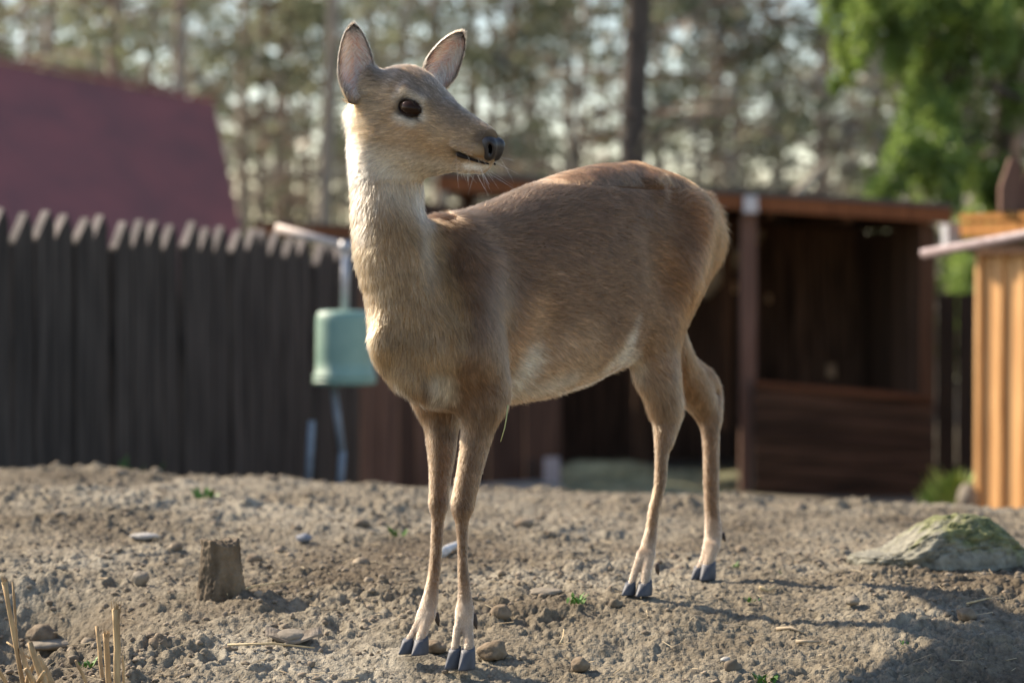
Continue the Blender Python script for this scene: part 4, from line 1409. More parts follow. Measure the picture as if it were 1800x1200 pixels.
hay_strand()
# ------------------------------------------------------------------ wood materials
def wood(name, dark, light, rough=.85, stretch=(14, 14, .8), scale=3.0, island=.25, bump=.4):
    return simple_mat(name, light, dark, scale, rough, stretch, bump, detail=8, island=island, spec=.2)
M_FENCE = wood("weathered dark fence wood", (.014, .0115, .010), (.078, .064, .055), island=.55)
M_ENDGRAIN = simple_mat("pale cut end grain", (.30, .25, .22), (.11, .095, .085), 9, .8, island=.35)
M_SHED = wood("dark brown shed boards", (.022, .014, .010), (.135, .078, .052), island=.4)
M_POST = wood("reddish brown post", (.085, .048, .036), (.165, .100, .075), island=.1)
M_FASCIA = wood("orange brown roof board", (.11, .042, .018), (.20, .080, .034), island=.1)
M_HUT = wood("golden larch boards", (.40, .20, .075), (.72, .44, .20), island=.12, rough=.55)
M_HUTROOF = wood("orange roof edge", (.26, .11, .03), (.42, .20, .06), island=.1)
M_DARKWOOD = wood("dark brown plank", (.035, .018, .010), (.085, .045, .026), island=.3)
M_METAL = simple_mat("galvanised pipe", (.50, .50, .52), (.36, .36, .38), 30, .45, metallic=.3)
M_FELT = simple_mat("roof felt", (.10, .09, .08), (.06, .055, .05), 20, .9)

def at_z(px, py, d): return P(px, py, d)

# ------------------------------------------------------------------ picket fence on the left
def build_fence():
    org = np.array((-1.80, 9.2, -0.55))
    e = empty("picket_fence", tuple(org), "tall dark weathered picket fence with pale pointed tips at the left", "fence")
    a = np.array((-1.863, 9.0)); dirv = np.array((.33, .944)); dirv /= np.linalg.norm(dirv)
    nrm = np.array((dirv[1], -dirv[0]))        # towards the camera side
    t = -2.75
    yaw = math.atan2(dirv[1], dirv[0])
    i = 0
    while t < 3.35:
        x, y = a + dirv * t
        w = rnd.uniform(.122, .140)
        ztop = np.interp(t, [-1.3, 0, 1.8, 3.4], [.955, .932, .905, .835]) + rnd.uniform(-.012, .012)
        zb = -.75
        m = MB()
        th = .034
        tip = .11
        hw = w / 2
        tip = rnd.uniform(.085, .11)
        prof = [(-hw, zb), (hw, zb), (hw, ztop - .05), (hw * .42, ztop), (-hw * .85, ztop - tip), (-hw, ztop - tip - .012)]
        off = rnd.uniform(-.012, .012)
        lean = rnd.uniform(-.010, .010)
        vs = []
        for k in (-1, 1):
            for (u, z) in prof:
                q = a + dirv * (t + u + lean * (z + .5)) + nrm * (off + k * th / 2)
                vs.append((q[0], q[1], z))
        n = 6
        fs = [tuple(range(n))[::-1], tuple(n + k for k in range(n))] + [(k, (k + 1) % n, n + (k + 1) % n, n + k) for k in range(n)]
        m.add(vs, fs)
        po = m.build("picket", M_FENCE, e)
        po.data.materials.append(M_ENDGRAIN)
        po.data.polygons[2 + 3].material_index = 1
        t += w + rnd.choice([.004, .008, .012, .018, .024]) + .004
        i += 1
    for z in (.45, -.25):
        m = MB(); b0 = a + dirv * -2.8 - nrm * .055; b1 = a + dirv * 3.35 - nrm * .055
        m.beam((b0[0], b0[1], z + .02), (b1[0], b1[1], z - .08), .05, .09); m.build("rail", M_FENCE, e)
    for tt in (-.9, 1.1, 3.1):
        m = MB(); b = a + dirv * tt - nrm * .13; m.box((b[0], b[1], .02), (.1, .1, 1.5), yaw); m.build("post", M_FENCE, e)
build_fence()

# green weeds at the fence foot
def tuft(name, c, size, n, mat, label, cat, group=None, h=1.0):
    V, F = [], []
    for k in range(n):
        a = rnd.uniform(0, 2 * PI); r = rnd.random() ** .5
        b = np.array(c) + np.array((math.cos(a) * r * size[0], math.sin(a) * r * size[1], 0))
        l = size[2] * rnd.uniform(.5, 1.1) * (1 - .5 * r)
        a2 = rnd.uniform(0, 2 * PI)
        tip = b + np.array((math.cos(a2) * l * .5, math.sin(a2) * l * .5, l))
        s = np.array((math.cos(a2 + 1.5), math.sin(a2 + 1.5), 0)) * l * .09
        i = len(V)
        V += [b - s, b + s, (b + tip) / 2 + s * .9 + (0, 0, l * .08), (b + tip) / 2 - s * .9 + (0, 0, l * .08), tip - s * .1, tip + s * .1]
        F += [(i, i + 1, i + 2, i + 3), (i + 3, i + 2, i + 5, i + 4)]
    o = np_obj(name, np.array(V), np.array(F), mat, np.array(c))
    return tag(o, label, cat, group)
M_WEED = simple_mat("weed green", (.10, .17, .035), (.045, .09, .02), 20, .7)
tuft("weed_tuft", (-1.42, 8.7, -.33), (.28, .16, .36), 500, M_WEED, "dark green weeds growing at the foot of the picket fence", "weeds", "weed tufts")

# ------------------------------------------------------------------ maroon steep roof building behind the fence
def build_barn():
    r0 = P(-260, 62, 17.6); r1 = P(375, 180, 23.0)
    e1 = P(424, 400, 22.8)
    drop = e1 - r1
    e = empty("barn", (r1[0] - 1, r1[1] - 1.5, -.63), "low building with a steep maroon roof behind the picket fence", "building")
    m_roof = simple_mat("maroon roofing", (.285, .092, .100), (.185, .074, .084), 1.3, .6, (1, 1, 3.0), .1, detail=8, spec=.35)
    k = 1.55
    back = np.array((-2.2, 0.9, 0))
    m = MB()
    th = np.array((-.06, .02, 0))
    A, B, C, D = r0, r1, r1 + drop * k, r0 + drop * k * (17.6 / 23)
    D = r0 + (C - r1)
    m.add([A, B, C, D, A + th, B + th, C + th, D + th], [(3, 2, 1, 0), (4, 5, 6, 7), (0, 1, 5, 4), (1, 2, 6, 5), (2, 3, 7, 6), (3, 0, 4, 7)])
    m.build("roof", m_roof, e)
    m = MB()
    A2_, B2_ = r0 + th * 1.2, r1 + th * 1.2
    m.add([A2_, B2_, B2_ + back * .9 + (0, 0, -1.7), A2_ + back * .9 + (0, 0, -1.7), A2_ + (0, 0, -.07), B2_ + (0, 0, -.07), B2_ + back * .9 + (0, 0, -1.77), A2_ + back * .9 + (0, 0, -1.77)],
          [(3, 2, 1, 0), (4, 5, 6, 7), (0, 1, 5, 4), (1, 2, 6, 5), (2, 3, 7, 6), (3, 0, 4, 7)])
    m.build("roof", m_roof, e)
    m = MB()
    m.beam(r0 + (0, 0, .03), r1 + (0, 0, .03), .05, .03); m.build("ridge_cap", m_roof, e)
    m = MB()
    g = [r1 + (-.10, -.02, -.12), C + (-.16, 0, .02), (C[0] - .16, C[1], -.66), (r1[0] + back[0] * .85, r1[1] + back[1] * .85, -.66), r1 + back * .85 + (0, 0, -1.8)]
    h_ = [np.array(p) + (0.03, -.14, 0) for p in g]
    m.add([tuple(p) for p in g] + [tuple(p) for p in h_], [(0, 1, 2, 3, 4), (9, 8, 7, 6, 5)] + [(k_, 5 + k_, 5 + (k_ + 1) % 5, (k_ + 1) % 5) for k_ in range(5)])
    m.build("gable_wall", M_DARKWOOD, e)
build_barn()

# ------------------------------------------------------------------ feeder on its stand
def build_feeder():
    D = 9.6
    c = P(606, 610, D)
    gz = float(ground_base(c[0], c[1]))
    e = empty("bucket_feeder", (c[0], c[1], gz), "pale green bucket feeder hanging on a pipe in front of the fence", "feeder")
    sc = D / FPX
    m_b = simple_mat("pale green plastic", (.25, .375, .31), (.17, .29, .24), 9, .5, spec=.5)
    top, bot = P(606, 545, D)[2], P(606, 668, D)[2]
    R = 52 * sc
    m = MB()
    H = top - bot
    m.lathe((c[0], c[1], bot), [(.001, .002), (R * 1.0, .002), (R * 1.06, .006), (R * 1.08, .022), (R * 1.0, .030), (R * .985, H * .3), (R * .97, H * .86), (R * .93, H * .95), (R * .84, H * .99), (.03, H), (.001, H)], 48)
    m.build("bucket", m_b, e, None, True)
    m = MB()
    m.lathe((c[0], c[1], bot - .016), [(.001, 0), (R * 1.02, 0), (R * 1.09, .010), (R * 1.06, .020), (R * .9, .02), (.001, .02)], 48)
    m.build("tray", m_b, e, None, True)
    m = MB(); p0 = P(606, 545, D); p1 = P(608, 432, D)
    m.tube([p0, p1], .016, 12); m.build("hanging_pipe", M_METAL, e, None, True)
    m = MB(); m.tube([P(608, 424, D), P(608, 444, D)], .026, 12); m.build("pipe_joint", M_METAL, e, None, True)
    m = MB(); m.tube([P(486, 400, D + .1), P(612, 434, D)], .017, 12); m.build("cross_pipe", simple_mat("pale pipe", (.62, .52, .46), (.5, .42, .38), 30, .6), e, None, True)
    m_leg = simple_mat("blue grey leg", (.26, .30, .34), (.17, .20, .24), 20, .6)
    for (a, b) in (((586, 676), (602, 800)), ((602, 795), (596, 880)), ((548, 740), (540, 880))):
        m = MB(); m.tube([P(a[0], a[1], D + .02), P(b[0], b[1], D + .04)], .014, 10); m.build("leg", m_leg, e, None, True)
build_feeder()

# ------------------------------------------------------------------ low brown wall and orange roofs left of the shed
def plank_wall(name, p0, p1, zb, zt0, zt1, w, mat, label, cat, th=.03, vertical=True, parent=None, part=None):
    """boards between two ground points"""
    p0, p1 = np.array(p0[:2], float), np.array(p1[:2], float)
    L_ = np.linalg.norm(p1 - p0); d = (p1 - p0) / L_
    m = MB(); yaw = math.atan2(d[1], d[0])
    if vertical:
        t = 0
        while t < L_:
            ww = min(w * rnd.uniform(.85, 1.15), L_ - t)
            if ww < .02: break
            q = p0 + d * (t + ww / 2); zt = zt0 + (zt1 - zt0) * t / L_ + rnd.uniform(-.01, .01)
            m.box((q[0] - d[1] * rnd.uniform(-.008, .008), q[1] + d[0] * rnd.uniform(-.008, .008), (zb + zt) / 2), (ww - .006, th, zt - zb), yaw)
            t += ww
    else:
        z = zb; k = 0
        while z < zt0 - .02:
            h = min(w, zt0 - z); q = (p0 + p1) / 2
            mz = z + h / 2; s = (zt1 - zt0)
            a = Vector((p0[0], p0[1], mz - s / 2 * 0)); b = Vector((p1[0], p1[1], mz + s))
            m.beam(a, b, th, h - .008)
            z += h
    if parent is None:
        o = m.build(name, mat, None, (p0[0], p0[1], zb)); tag(o, label, cat); return o
    return m.build(part or name, mat, parent)

M_BROWNWALL = wood("brown weathered boards", (.045, .028, .022), (.13, .075, .052), island=.5)
a_, b_ = P(560, 700, 13.2), P(985, 700, 14.6)
plank_wall("board_fence", a_, b_, -.75, P(600, 415, 13.2)[2], P(985, 400, 14.6)[2], .14, M_BROWNWALL, "reddish brown board fence behind the deer's front legs", "fence")
def low_roof():
    a, b = P(448, 404, 15.5), P(640, 412, 15.5)
    e = empty("lean_to", (a[0], a[1], -.63), "low orange brown roof edge just above the fence beside the cross pipe", "roof")
    m = MB(); m.beam(a, b, .05, .075); m.build("fascia", M_FASCIA, e)
    m = MB(); m.beam(a + (0, .65, .045), b + (0, .65, .045), 1.3, .03); m.build("roof", M_FELT, e)
    for q in (a + (.08, .1, 0), b + (-.1, .1, 0)):
        m = MB(); m.box((q[0], q[1], (q[2] - .65) / 2 - .02), (.08, .08, q[2] + .60)); m.build("post", M_DARKWOOD, e)
low_roof()

# ------------------------------------------------------------------ open shed
def build_shed():
    D = 14.5
    L0, R0 = P(770, 322, D), P(1672, 380, D)
    e = empty("open_shed", (1.3, 15.5, -.63), "dark open fronted wooden shed with a sloping roof behind the deer", "shed")
    def zr(px): return P(px, 322 + (px - 770) * 58 / 902, D)[2]
    Db = 17.2
    m = MB(); m.beam(L0, R0, .05, .085); m.build("fascia", M_FASCIA, e)
    m = MB()
    bl = np.array((L0[0], Db + .2, L0[2] + .02)); br_ = np.array((R0[0], Db + .2, R0[2] + .02))
    f0, f1 = L0 + (0, -.03, .048), R0 + (0, -.03, .048)
    t = np.array((0, 0, .03))
    m.add([f0, f1, br_, bl, f0 + t, f1 + t, br_ + t, bl + t], [(3, 2, 1, 0), (4, 5, 6, 7), (0, 1, 5, 4), (1, 2, 6, 5), (2, 3, 7, 6), (3, 0, 4, 7)])
    m.build("roof", M_FELT, e)
    m = MB()
    for k in range(7):      # rafters
        x = L0[0] + .15 + (R0[0] - L0[0] - .3) * k / 6
        zz = L0[2] + (R0[2] - L0[2]) * (x - L0[0]) / (R0[0] - L0[0]) - .03
        m.beam((x, D + .06, zz), (x, Db, zz + .02), .06, .09)
    m.build("rafters", M_DARKWOOD, e)
    def post(px, w, mat, ztop=None, name="post", d=D + .10, ybot=-.70):
        q = P(px, 500, d); zt = zr(px) - .06
        m = MB(); m.box((q[0], q[1], (zt + ybot) / 2), (w, w, zt - ybot)); return m.build(name, mat, e)
    post(1315, .095, M_POST); post(1628, .09, M_DARKWOOD); post(972, .085, M_POST)
    q = P(1315, 350, D - .02)
    m = MB(); m.box((q[0] + .015, q[1], q[2] - .03), (.085, .05, .10), 0, .004); m.build("post_cap", M_METAL, e)
    q = P(1283, 520, D + 1.6); m = MB(); m.box((q[0] - .02, q[1], .35), (.07, .07, 1.4)); m.build("post", M_DARKWOOD, e)
    q = P(1128, 700, D + 1.4); m = MB(); m.box((q[0], q[1], .1), (.10, .08, 1.5)); m.build("post", M_DARKWOOD, e)
    # half wall of horizontal boards
    a, b = P(1326, 678, D + .02), P(1640, 704, D + .02)
    zb = -.72; n = 7; m = MB()
    for k in range(n):
        z0 = (a[2] - zb) / n
        za = zb + z0 * (k + .5); zb2 = za + (b[2] - a[2])
        m.beam((a[0], a[1] + rnd.uniform(-.006, .006), za), (b[0], b[1] + rnd.uniform(-.006, .006), zb2), .03, z0 - .012)
    m.build("half_wall", wood("half wall boards", (.014, .009, .006), (.066, .037, .024), stretch=(.8, 14, 14), island=.35), e)
    m = MB(); m.beam((a[0], a[1] + .03, (zb + a[2]) / 2), (b[0], b[1] + .03, (zb + a[2]) / 2 + b[2] - a[2]), .01, a[2] - zb - .01); m.build("added_gap_sheet", M_FELT, e)  # added dark sheet so the gaps between the boards show dark
    m = MB(); m.beam(a + (0, -.01, .015), b + (0, -.01, .015), .06, .035); m.build("top_rail", wood("rail", (.06, .026, .013), (.13, .058, .03), stretch=(.8, 14, 14)), e)
    # walls
    xl, xr = P(985, 600, 14.6)[0], R0[0] - .12
    plank_wall("w", (xl - 1.15, Db), (xr, Db), -.72, L0[2] - .03, R0[2] - .03, .15, M_SHED, None, None, parent=e, part="back_wall")
    plank_wall("w", (xr, D + .18), (xr, Db - .03), -.72, R0[2] - .06, R0[2] - .06, .15, M_SHED, None, None, parent=e, part="side_wall")
    plank_wall("w", (xl - 1.15, D + .9), (xl - 1.15, Db - .03), -.72, L0[2] - .06, L0[2] - .06, .15, M_SHED, None, None, parent=e, part="side_wall")
    m = MB(); m.box(((xl - 1.15 + xr) / 2, Db + .05, (L0[2] - .80) / 2), (xr - xl + 1.15, .02, L0[2] + .62)); m.build("added_gap_sheet", M_FELT, e)  # added to stop light coming through the back wall's gaps
    m = MB(); m.box((xr + .06, (D + .2 + Db) / 2, (R0[2] - .80) / 2), (.02, Db - D - .25, R0[2] + .58)); m.build("added_gap_sheet", M_FELT, e)  # added behind the side wall to keep light out of its gaps
    # bright knot holes, put in as small pale boxes on the boards
    m_knot = simple_mat("pale knot hole", (.62, .42, .27), (.45, .28, .16), 20, .7)
    for px, py, r in ((1461, 652, .034), (1290, 505, .024), (1352, 525, .018)):
        m = MB(); q = P(px, py, Db - .05)
        m.box((q[0], q[1], q[2]), (r * 1.5, .02, r * 2.8), 0, .006)
        m.build("knot_hole", m_knot, e)
build_shed()

def block():
    q = P(970, 828, 14.3)
    m = MB(); m.box((q[0], q[1], q[2] - .03), (.10, .1, .22), 0, .008)
    tag(m.build("concrete_block", simple_mat("pale concrete", (.42, .38, .38), (.3, .27, .27), 30, .9), None, tuple(q)), "pale block at the foot of the orange shed post", "block")
block()

# hay heap and the pale slab in front of the shed
M_HAY = simple_mat("old hay", (.34, .33, .20), (.17, .17, .10), 14, .95, bump=.6)
def hay():
    V, F = ICO4
    blobs = [(1085, 866, 15.3, .50, .35, .20), (1210, 870, 15.0, .46, .3, .15), (985, 868, 14.9, .36, .3, .12), (1290, 872, 15.1, .26, .25, .14), (1060, 884, 14.2, .5, .3, .12), (1180, 884, 14.2, .5, .3, .10)]
    Vs, Fs, off = [], [], 0
    for i, (px, py, d, rx, ry, rz) in enumerate(blobs):
        c = P(px, py, d)
        v = V * (1 + .30 * fbm(V + i * 7, 2.2, 4, i + 50))[:, None] * np.array((rx, ry, rz)) + c
        Vs.append(v); Fs.append(F + off); off += len(V)
    # loose stems
    base = np.concatenate(Vs)
    sv, sf, so_ = [], [], off
    pick = rng.integers(0, len(base), 5000)
    V2 = base[pick] + rng.normal(0, .01, (5000, 3))
    d1 = rng.normal(0, 1, (5000, 3)); d1 /= np.linalg.norm(d1, axis=1)[:, None]; d1[:, 2] = np.abs(d1[:, 2]) * .5
    sd_ = np.cross(d1, rng.normal(0, 1, (5000, 3))); sd_ /= np.linalg.norm(sd_, axis=1)[:, None]
    l = .05
    Q = np.stack([V2 - sd_ * .003, V2 + sd_ * .003, V2 + d1 * l], 1).reshape(-1, 3)
    FT = np.arange(15000).reshape(-1, 3) + off
    o = np_obj("hay", np.concatenate(Vs + [Q]), np.concatenate(Fs + [FT]), M_HAY, P(1100, 880, 15))
    tag(o, "low heap of old greenish hay lying in the shed opening", "hay", kind="stuff")
hay()
def slab():
    m = MB()
    q = P(920, 860, 13.9)
    m.box((q[0] - .05, q[1], -.60), (.55, 1.2, .14), .05, .01)
    tag(m.build("stone_slab", simple_mat("pale slab", (.36, .35, .31), (.27, .26, .23), 12, .9), None, (q[0], q[1], -.67)), "pale flat slab on the ground in front of the brown fence", "slab")
slab()

# ------------------------------------------------------------------ fence between the shed and the hut
plank_wall("board_fence", P(1646, 600, 15.0), P(1850, 600, 14.9), -.75, P(1650, 515, 15)[2], P(1800, 505, 15)[2], .14, wood("dark green brown boards", (.016, .013, .011), (.050, .036, .027), island=.35), "very dark board fence in the gap between shed and golden hut", "fence")  # boards in a very dark green brown

# ------------------------------------------------------------------ golden hut at the right edge
def build_hut():
    D = 11.6
    base = P(1727, 700, D)
    e = empty("golden_hut", (base[0], base[1], -.63), "sunlit golden wooden hut with an orange roof edge at right", "hut")
    d = np.array((.53, -.85)); d /= np.linalg.norm(d)          # along the wall, towards the camera's right
    p0 = base[:2]; p1 = p0 + d * 2.2
    plank_wall("w", p0, p1, -.75, P(1716, 430, D)[2], P(1716, 420, D)[2], .135, M_HUT, None, None, parent=e, part="wall")
    nrm = np.array((-.85, -.53)) / math.hypot(.85, .53)
    m = MB()
    for t in np.arange(0, 2.1, .15):
        q = p0 + d * (t + .0) + nrm * .028
        m.box((q[0], q[1], (-.75 + P(1716, 436, D)[2]) / 2), (.028, .020, P(1716, 436, D)[2] + .75), math.atan2(d[1], d[0]))
    m.build("batten", M_HUT, e)
    # return wall behind
    back = np.array((.85, .53)) / math.hypot(.85, .53)
    plank_wall("w", p0 + back * .02, p0 + back * 2.0, -.75, P(1716, 430, D)[2], P(1716, 430, D)[2], .135, M_HUT, None, None, parent=e, part="wall")
    # roof edge: beam and slab, overhanging the lit wall
    ra = p0 + nrm * .11 - d * .02; rb = p1 + nrm * .11
    za, zb = P(1690, 405, D)[2], P(1690, 405, D)[2] + .0
    m = MB(); m.beam((ra[0], ra[1], za), (rb[0], rb[1], zb), .04, .062); m.build("fascia", M_HUTROOF, e)
    c = np.array((ra + rb) / 2) + back * .75
    m = MB(); m.box((c[0], c[1], za + .060), (np.linalg.norm(rb - ra), 1.55, .03), math.atan2(d[1], d[0])); m.build("roof", M_HUTROOF, e)
    m = MB(); q = p0 + nrm * .06; m.beam((q[0], q[1], za - .085), (q[0] + d[0] * 2.2, q[1] + d[1] * 2.2, za - .085), .07, .06); m.build("wall_plate", M_DARKWOOD, e)
    q = P(1672, 412, D); m = MB(); m.box((q[0], q[1], q[2]), (.075, .07, .105), .3, .004); m.build("gutter_end", M_METAL, e)
    # carved upright boards on the roof
    for px, t in ((1776, .30), (1815, .50)):
        q = P(px, 330, D - .35)
        m = MB()
        w, h0, h1 = .05, P(px, 372, D - .35)[2], P(px, 278, D - .35)[2]
        prof = [(-w, h0), (w, h0), (w, h1 - .03), (w * .35, h1), (-.1 * w, h1), (-w, h1 - .135)]
        vs = []
        for k in (-1, 1):
            for u, z in prof: vs.append((q[0] + u, q[1] + k * .03, z))
        n = 6
        m.add(vs, [tuple(range(n)), tuple(n + k for k in range(n))[::-1]] + [(k, n + k, n + (k + 1) % n, (k + 1) % n) for k in range(n)])
        m.build("finial", M_POST, e)
build_hut()

def rail():
    a, b = P(1622, 446, 8.8), P(2100, 358, 8.0)
    m = MB(); m.tube([a, b], .018, 14)
    e = empty("rail_stand", (b[0], b[1], float(ground_base(b[0], b[1]))), "thin greyish pipe rail reaching in front of the golden hut's roof", "rail")
    m.build("rail", simple_mat("lilac grey pipe", (.33, .27, .28), (.2, .15, .15), 25, .5), e, None, True)
    m = MB(); m.tube([(b[0], b[1], b[2] + .05), (b[0], b[1], float(ground_base(b[0], b[1])) - .02)], .022, 12); m.build("post", M_METAL, e, None, True)
rail()
tuft("grass_tuft", tuple(P(1684, 905, 11.8)), (.16, .12, .26), 260, simple_mat("light weed green", (.22, .30, .07), (.12, .18, .04), 20, .7), "light green weeds at the left foot of the golden hut", "weeds", "weed tufts")  # weeds in a lighter green
def tan_stone():
    q = P(1702, 880, 11.4); V, F = ICO3
    o = np_obj("stone", rock_verts(V, 31, (.055, .05, .08), .2, 1.5) + q, F, M_STONE, q); tag(o, "tan rounded stone at the left corner of the golden hut", "stone", "loose stones")
tan_stone()

# ------------------------------------------------------------------ trees
def leaf_cloud(centres, radii, n_per, leaf, flat=.5, droop=0.0, seed=1):
    """clumps of small leaf quads"""
    r = np.random.default_rng(seed)
    C_ = np.repeat(np.asarray(centres), n_per, 0); R_ = np.repeat(np.asarray(radii), n_per)
    n = len(C_)
    g = r.normal(0, 1, (n, 3)); g /= np.linalg.norm(g, axis=1)[:, None]
    g *= (r.random(n) ** .45)[:, None]
    c = C_ + g * R_[:, None] * np.array((1, 1, flat))
    c[:, 2] -= droop * R_ * (g[:, 0] ** 2 + g[:, 1] ** 2)
    a = r.normal(0, 1, (n, 3)); a /= np.linalg.norm(a, axis=1)[:, None]
    b = np.cross(a, r.normal(0, 1, (n, 3))); b /= np.linalg.norm(b, axis=1)[:, None]
    s = leaf * (.6 + .8 * r.random(n))
    a = a * s[:, None]; b = b * (s * .42)[:, None]
    V = np.stack([c - a, c + b, c + a, c - b], 1).reshape(-1, 3)
    F = np.arange(4 * n).reshape(-1, 4)
    return V, F

def mat_leaf(name, c1, c2, c3, scale=1.3, trans=.35):
    m = bpy.data.materials.new(name); m.use_nodes = True
    nt = m.node_tree; L = nt.links.new
    nt.nodes.clear(); out = N(nt, "ShaderNodeOutputMaterial")
    ge = N(nt, "ShaderNodeNewGeometry"); tc = N(nt, "ShaderNodeTexCoord")
    nz = N(nt, "ShaderNodeTexNoise"); nz.inputs["Scale"].default_value = scale; nz.inputs["Detail"].default_value = 3
    L(tc.outputs["Object"], nz.inputs["Vector"])
    ad = N(nt, "ShaderNodeMath", operation='MULTIPLY_ADD'); ad.inputs[1].default_value = .45; 
    L(ge.outputs["Random Per Island"], ad.inputs[0]); L(nz.outputs["Fac"], ad.inputs[2])
    sb = N(nt, "ShaderNodeMath", operation='SUBTRACT'); sb.inputs[1].default_value = .22; L(ad.outputs[0], sb.inputs[0])
    r = ramp(nt, [(.25, c1), (.5, c2), (.78, c3)]); L(sb.outputs[0], r.inputs[0])
    d = N(nt, "ShaderNodeBsdfDiffuse"); t = N(nt, "ShaderNodeBsdfTranslucent"); g = N(nt, "ShaderNodeBsdfGlossy"); g.inputs["Roughness"].default_value = .4
    L(r.outputs[0], d.inputs[0]); L(r.outputs[0], t.inputs[0]); g.inputs[0].default_value = (.6, .6, .6, 1)
    m1 = N(nt, "ShaderNodeMixShader"); m1.inputs[0].default_value = trans
    L(d.outputs[0], m1.inputs[1]); L(t.outputs[0], m1.inputs[2])
    m2 = N(nt, "ShaderNodeMixShader"); m2.inputs[0].default_value = .05
    L(m1.outputs[0], m2.inputs[1]); L(g.outputs[0], m2.inputs[2]); L(m2.outputs[0], out.inputs[0])
    return m
M_NEEDLE = mat_leaf("pine needles", (.105, .125, .068), (.185, .205, .125), (.31, .315, .225), trans=.5)  # colours raised paler in place of haze over the wood
M_TWIGS = mat_leaf("bare twigs", (.11, .10, .075), (.20, .18, .135), (.38, .33, .26), trans=.3)
M_TRUNK = simple_mat("pine bark", (.36, .26, .20), (.18, .13, .10), 9, .95, (1, 1, .25), .6, detail=8)
M_TRUNKT = simple_mat("tan bark", (.40, .345, .28), (.25, .21, .17), 9, .95, (1, 1, .25), .5, detail=8)
M_TRUNKD = simple_mat("dark bark", (.12, .095, .08), (.055, .045, .038), 9, .95, (1, 1, .25), .6, detail=8)

def make_pine(kind, seed):
    """meshes of one pine of a kind, at the origin: trunk, branches, crown"""
    r = random.Random(seed)
    H = {0: 13.0, 1: 15.0, 2: 11.0}[kind]
    r0 = {0: .085, 1: .17, 2: .06}[kind]
    m = MB()
    lean = (r.uniform(-.02, .02), r.uniform(-.02, .02))
    pts = [(lean[0] * z + .05 * math.sin(z * .7 + seed), lean[1] * z, z) for z in np.linspace(-.3, H, 14)]
    m.tube(pts, [max(.02, r0 * (1 - .9 * i / 13)) for i in range(14)], 10, True, .06)
    trunk = (m.v, m.f)
    m2 = MB(); cents, rads, tw_c, tw_r = [], [], [], []
    z = 1.2 if kind != 1 else 2.2
    while z < H:
        nb = r.choice((2, 3, 3, 4))
        for k in range(nb):
            a = r.uniform(0, 2 * PI)
            Lb = (2.1 if kind != 2 else 1.5) * (1.15 - .75 * z / H) * r.uniform(.5, 1.15)
            up = r.uniform(-.15, .3)
            s = Vector((lean[0] * z, lean[1] * z, z)); e_ = s + Vector((math.cos(a) * Lb, math.sin(a) * Lb, up * Lb))
            mid = (s + e_) / 2 + Vector((0, 0, .08 * Lb))
            m2.tube([s, mid, e_], [.028, .018, .006], 5)
            dead = z < H * .30 and r.random() < .62
            for q in (.45, .7, .9, 1.0):
                if r.random() < .8:
                    c = s.lerp(e_, q) + Vector((r.uniform(-.25, .25), r.uniform(-.25, .25), r.uniform(-.15, .2)))
                    if dead: tw_c.append(tuple(c)); tw_r.append(.38 * r.uniform(.6, 1.2))
                    else: cents.append(tuple(c)); rads.append(.36 * r.uniform(.6, 1.3))
        z += r.uniform(.28, .5)
    cv = leaf_cloud(cents, rads, 17, .085, .55, .1, seed)
    tv = leaf_cloud(tw_c or [(0, 0, 5)], tw_r or [.1], 6, .11, .6, 0, seed + 1)
    def mk(nm, vs, fs, mat, sm=True):
        me = bpy.data.meshes.new(nm); me.from_pydata([tuple(v) for v in vs], [], fs); me.polygons.foreach_set("use_smooth", [sm] * len(me.polygons)); me.materials.append(mat); return me
    tm = mk("trunk", trunk[0], trunk[1], M_TRUNKD if kind == 1 else M_TRUNK)
    cm = np_mesh("crown", cv[0], cv[1], False); cm.materials.append(M_NEEDLE)
    nb_ = len(m2.v)
    bm_ = mk("branches", list(m2.v) + [tuple(q) for q in tv[0]], list(m2.f) + [tuple(int(i) + nb_ for i in q) for q in tv[1]], M_TRUNK)
    bm_.materials.append(M_TWIGS)
    for i_ in range(len(m2.f), len(bm_.polygons)): bm_.polygons[i_].material_index = 1
    return [("trunk", tm), ("branches", bm_), ("crown", cm)]

def make_bare(seed):
    """slim bare young tree: trunk and many fine twigs"""
    r = random.Random(seed); H = 9.0
    m = MB(); ph = r.uniform(0, 6)
    pts = [(.12 * math.sin(z * .5 + ph) + r.uniform(-.02, .02), .08 * math.cos(z * .4), z) for z in np.linspace(-.3, H, 14)]
    m.tube(pts, [max(.02, .10 * (1 - .8 * i / 13)) for i in range(14)], 8)
    m2 = MB()
    for k in range(46):
        z = r.uniform(1.0, H); a = r.uniform(0, 2 * PI); L_ = r.uniform(.5, 1.5) * (1.2 - z / H * .6)
        i = int((z + .3) / (H + .3) * 13); s = Vector(pts[i]).lerp(Vector(pts[min(i + 1, 13)]), .5)
        d = Vector((math.cos(a), math.sin(a), r.uniform(.1, .9)))
        e_ = s + d * L_ + Vector((0, 0, -.1 * L_)); md = s.lerp(e_, .5) + Vector((0, 0, .06))
        m2.tube([s, md, e_], [.014, .009, .003], 4, False)
        for j in range(4):
            q = s.lerp(e_, r.uniform(.3, 1)); dd = Vector((r.uniform(-1, 1), r.uniform(-1, 1), r.uniform(-.3, .8))) * .35
            m2.tube([q, q + dd], [.007, .003], 3, False)
    def mk(nm, mb, mat):
        me = bpy.data.meshes.new(nm); me.from_pydata([tuple(v) for v in mb.v], [], mb.f); me.materials.append(mat); return me
    return [("trunk", mk("trunk", m, M_TRUNKT)), ("branches", mk("branches", m2, M_TRUNKT))]

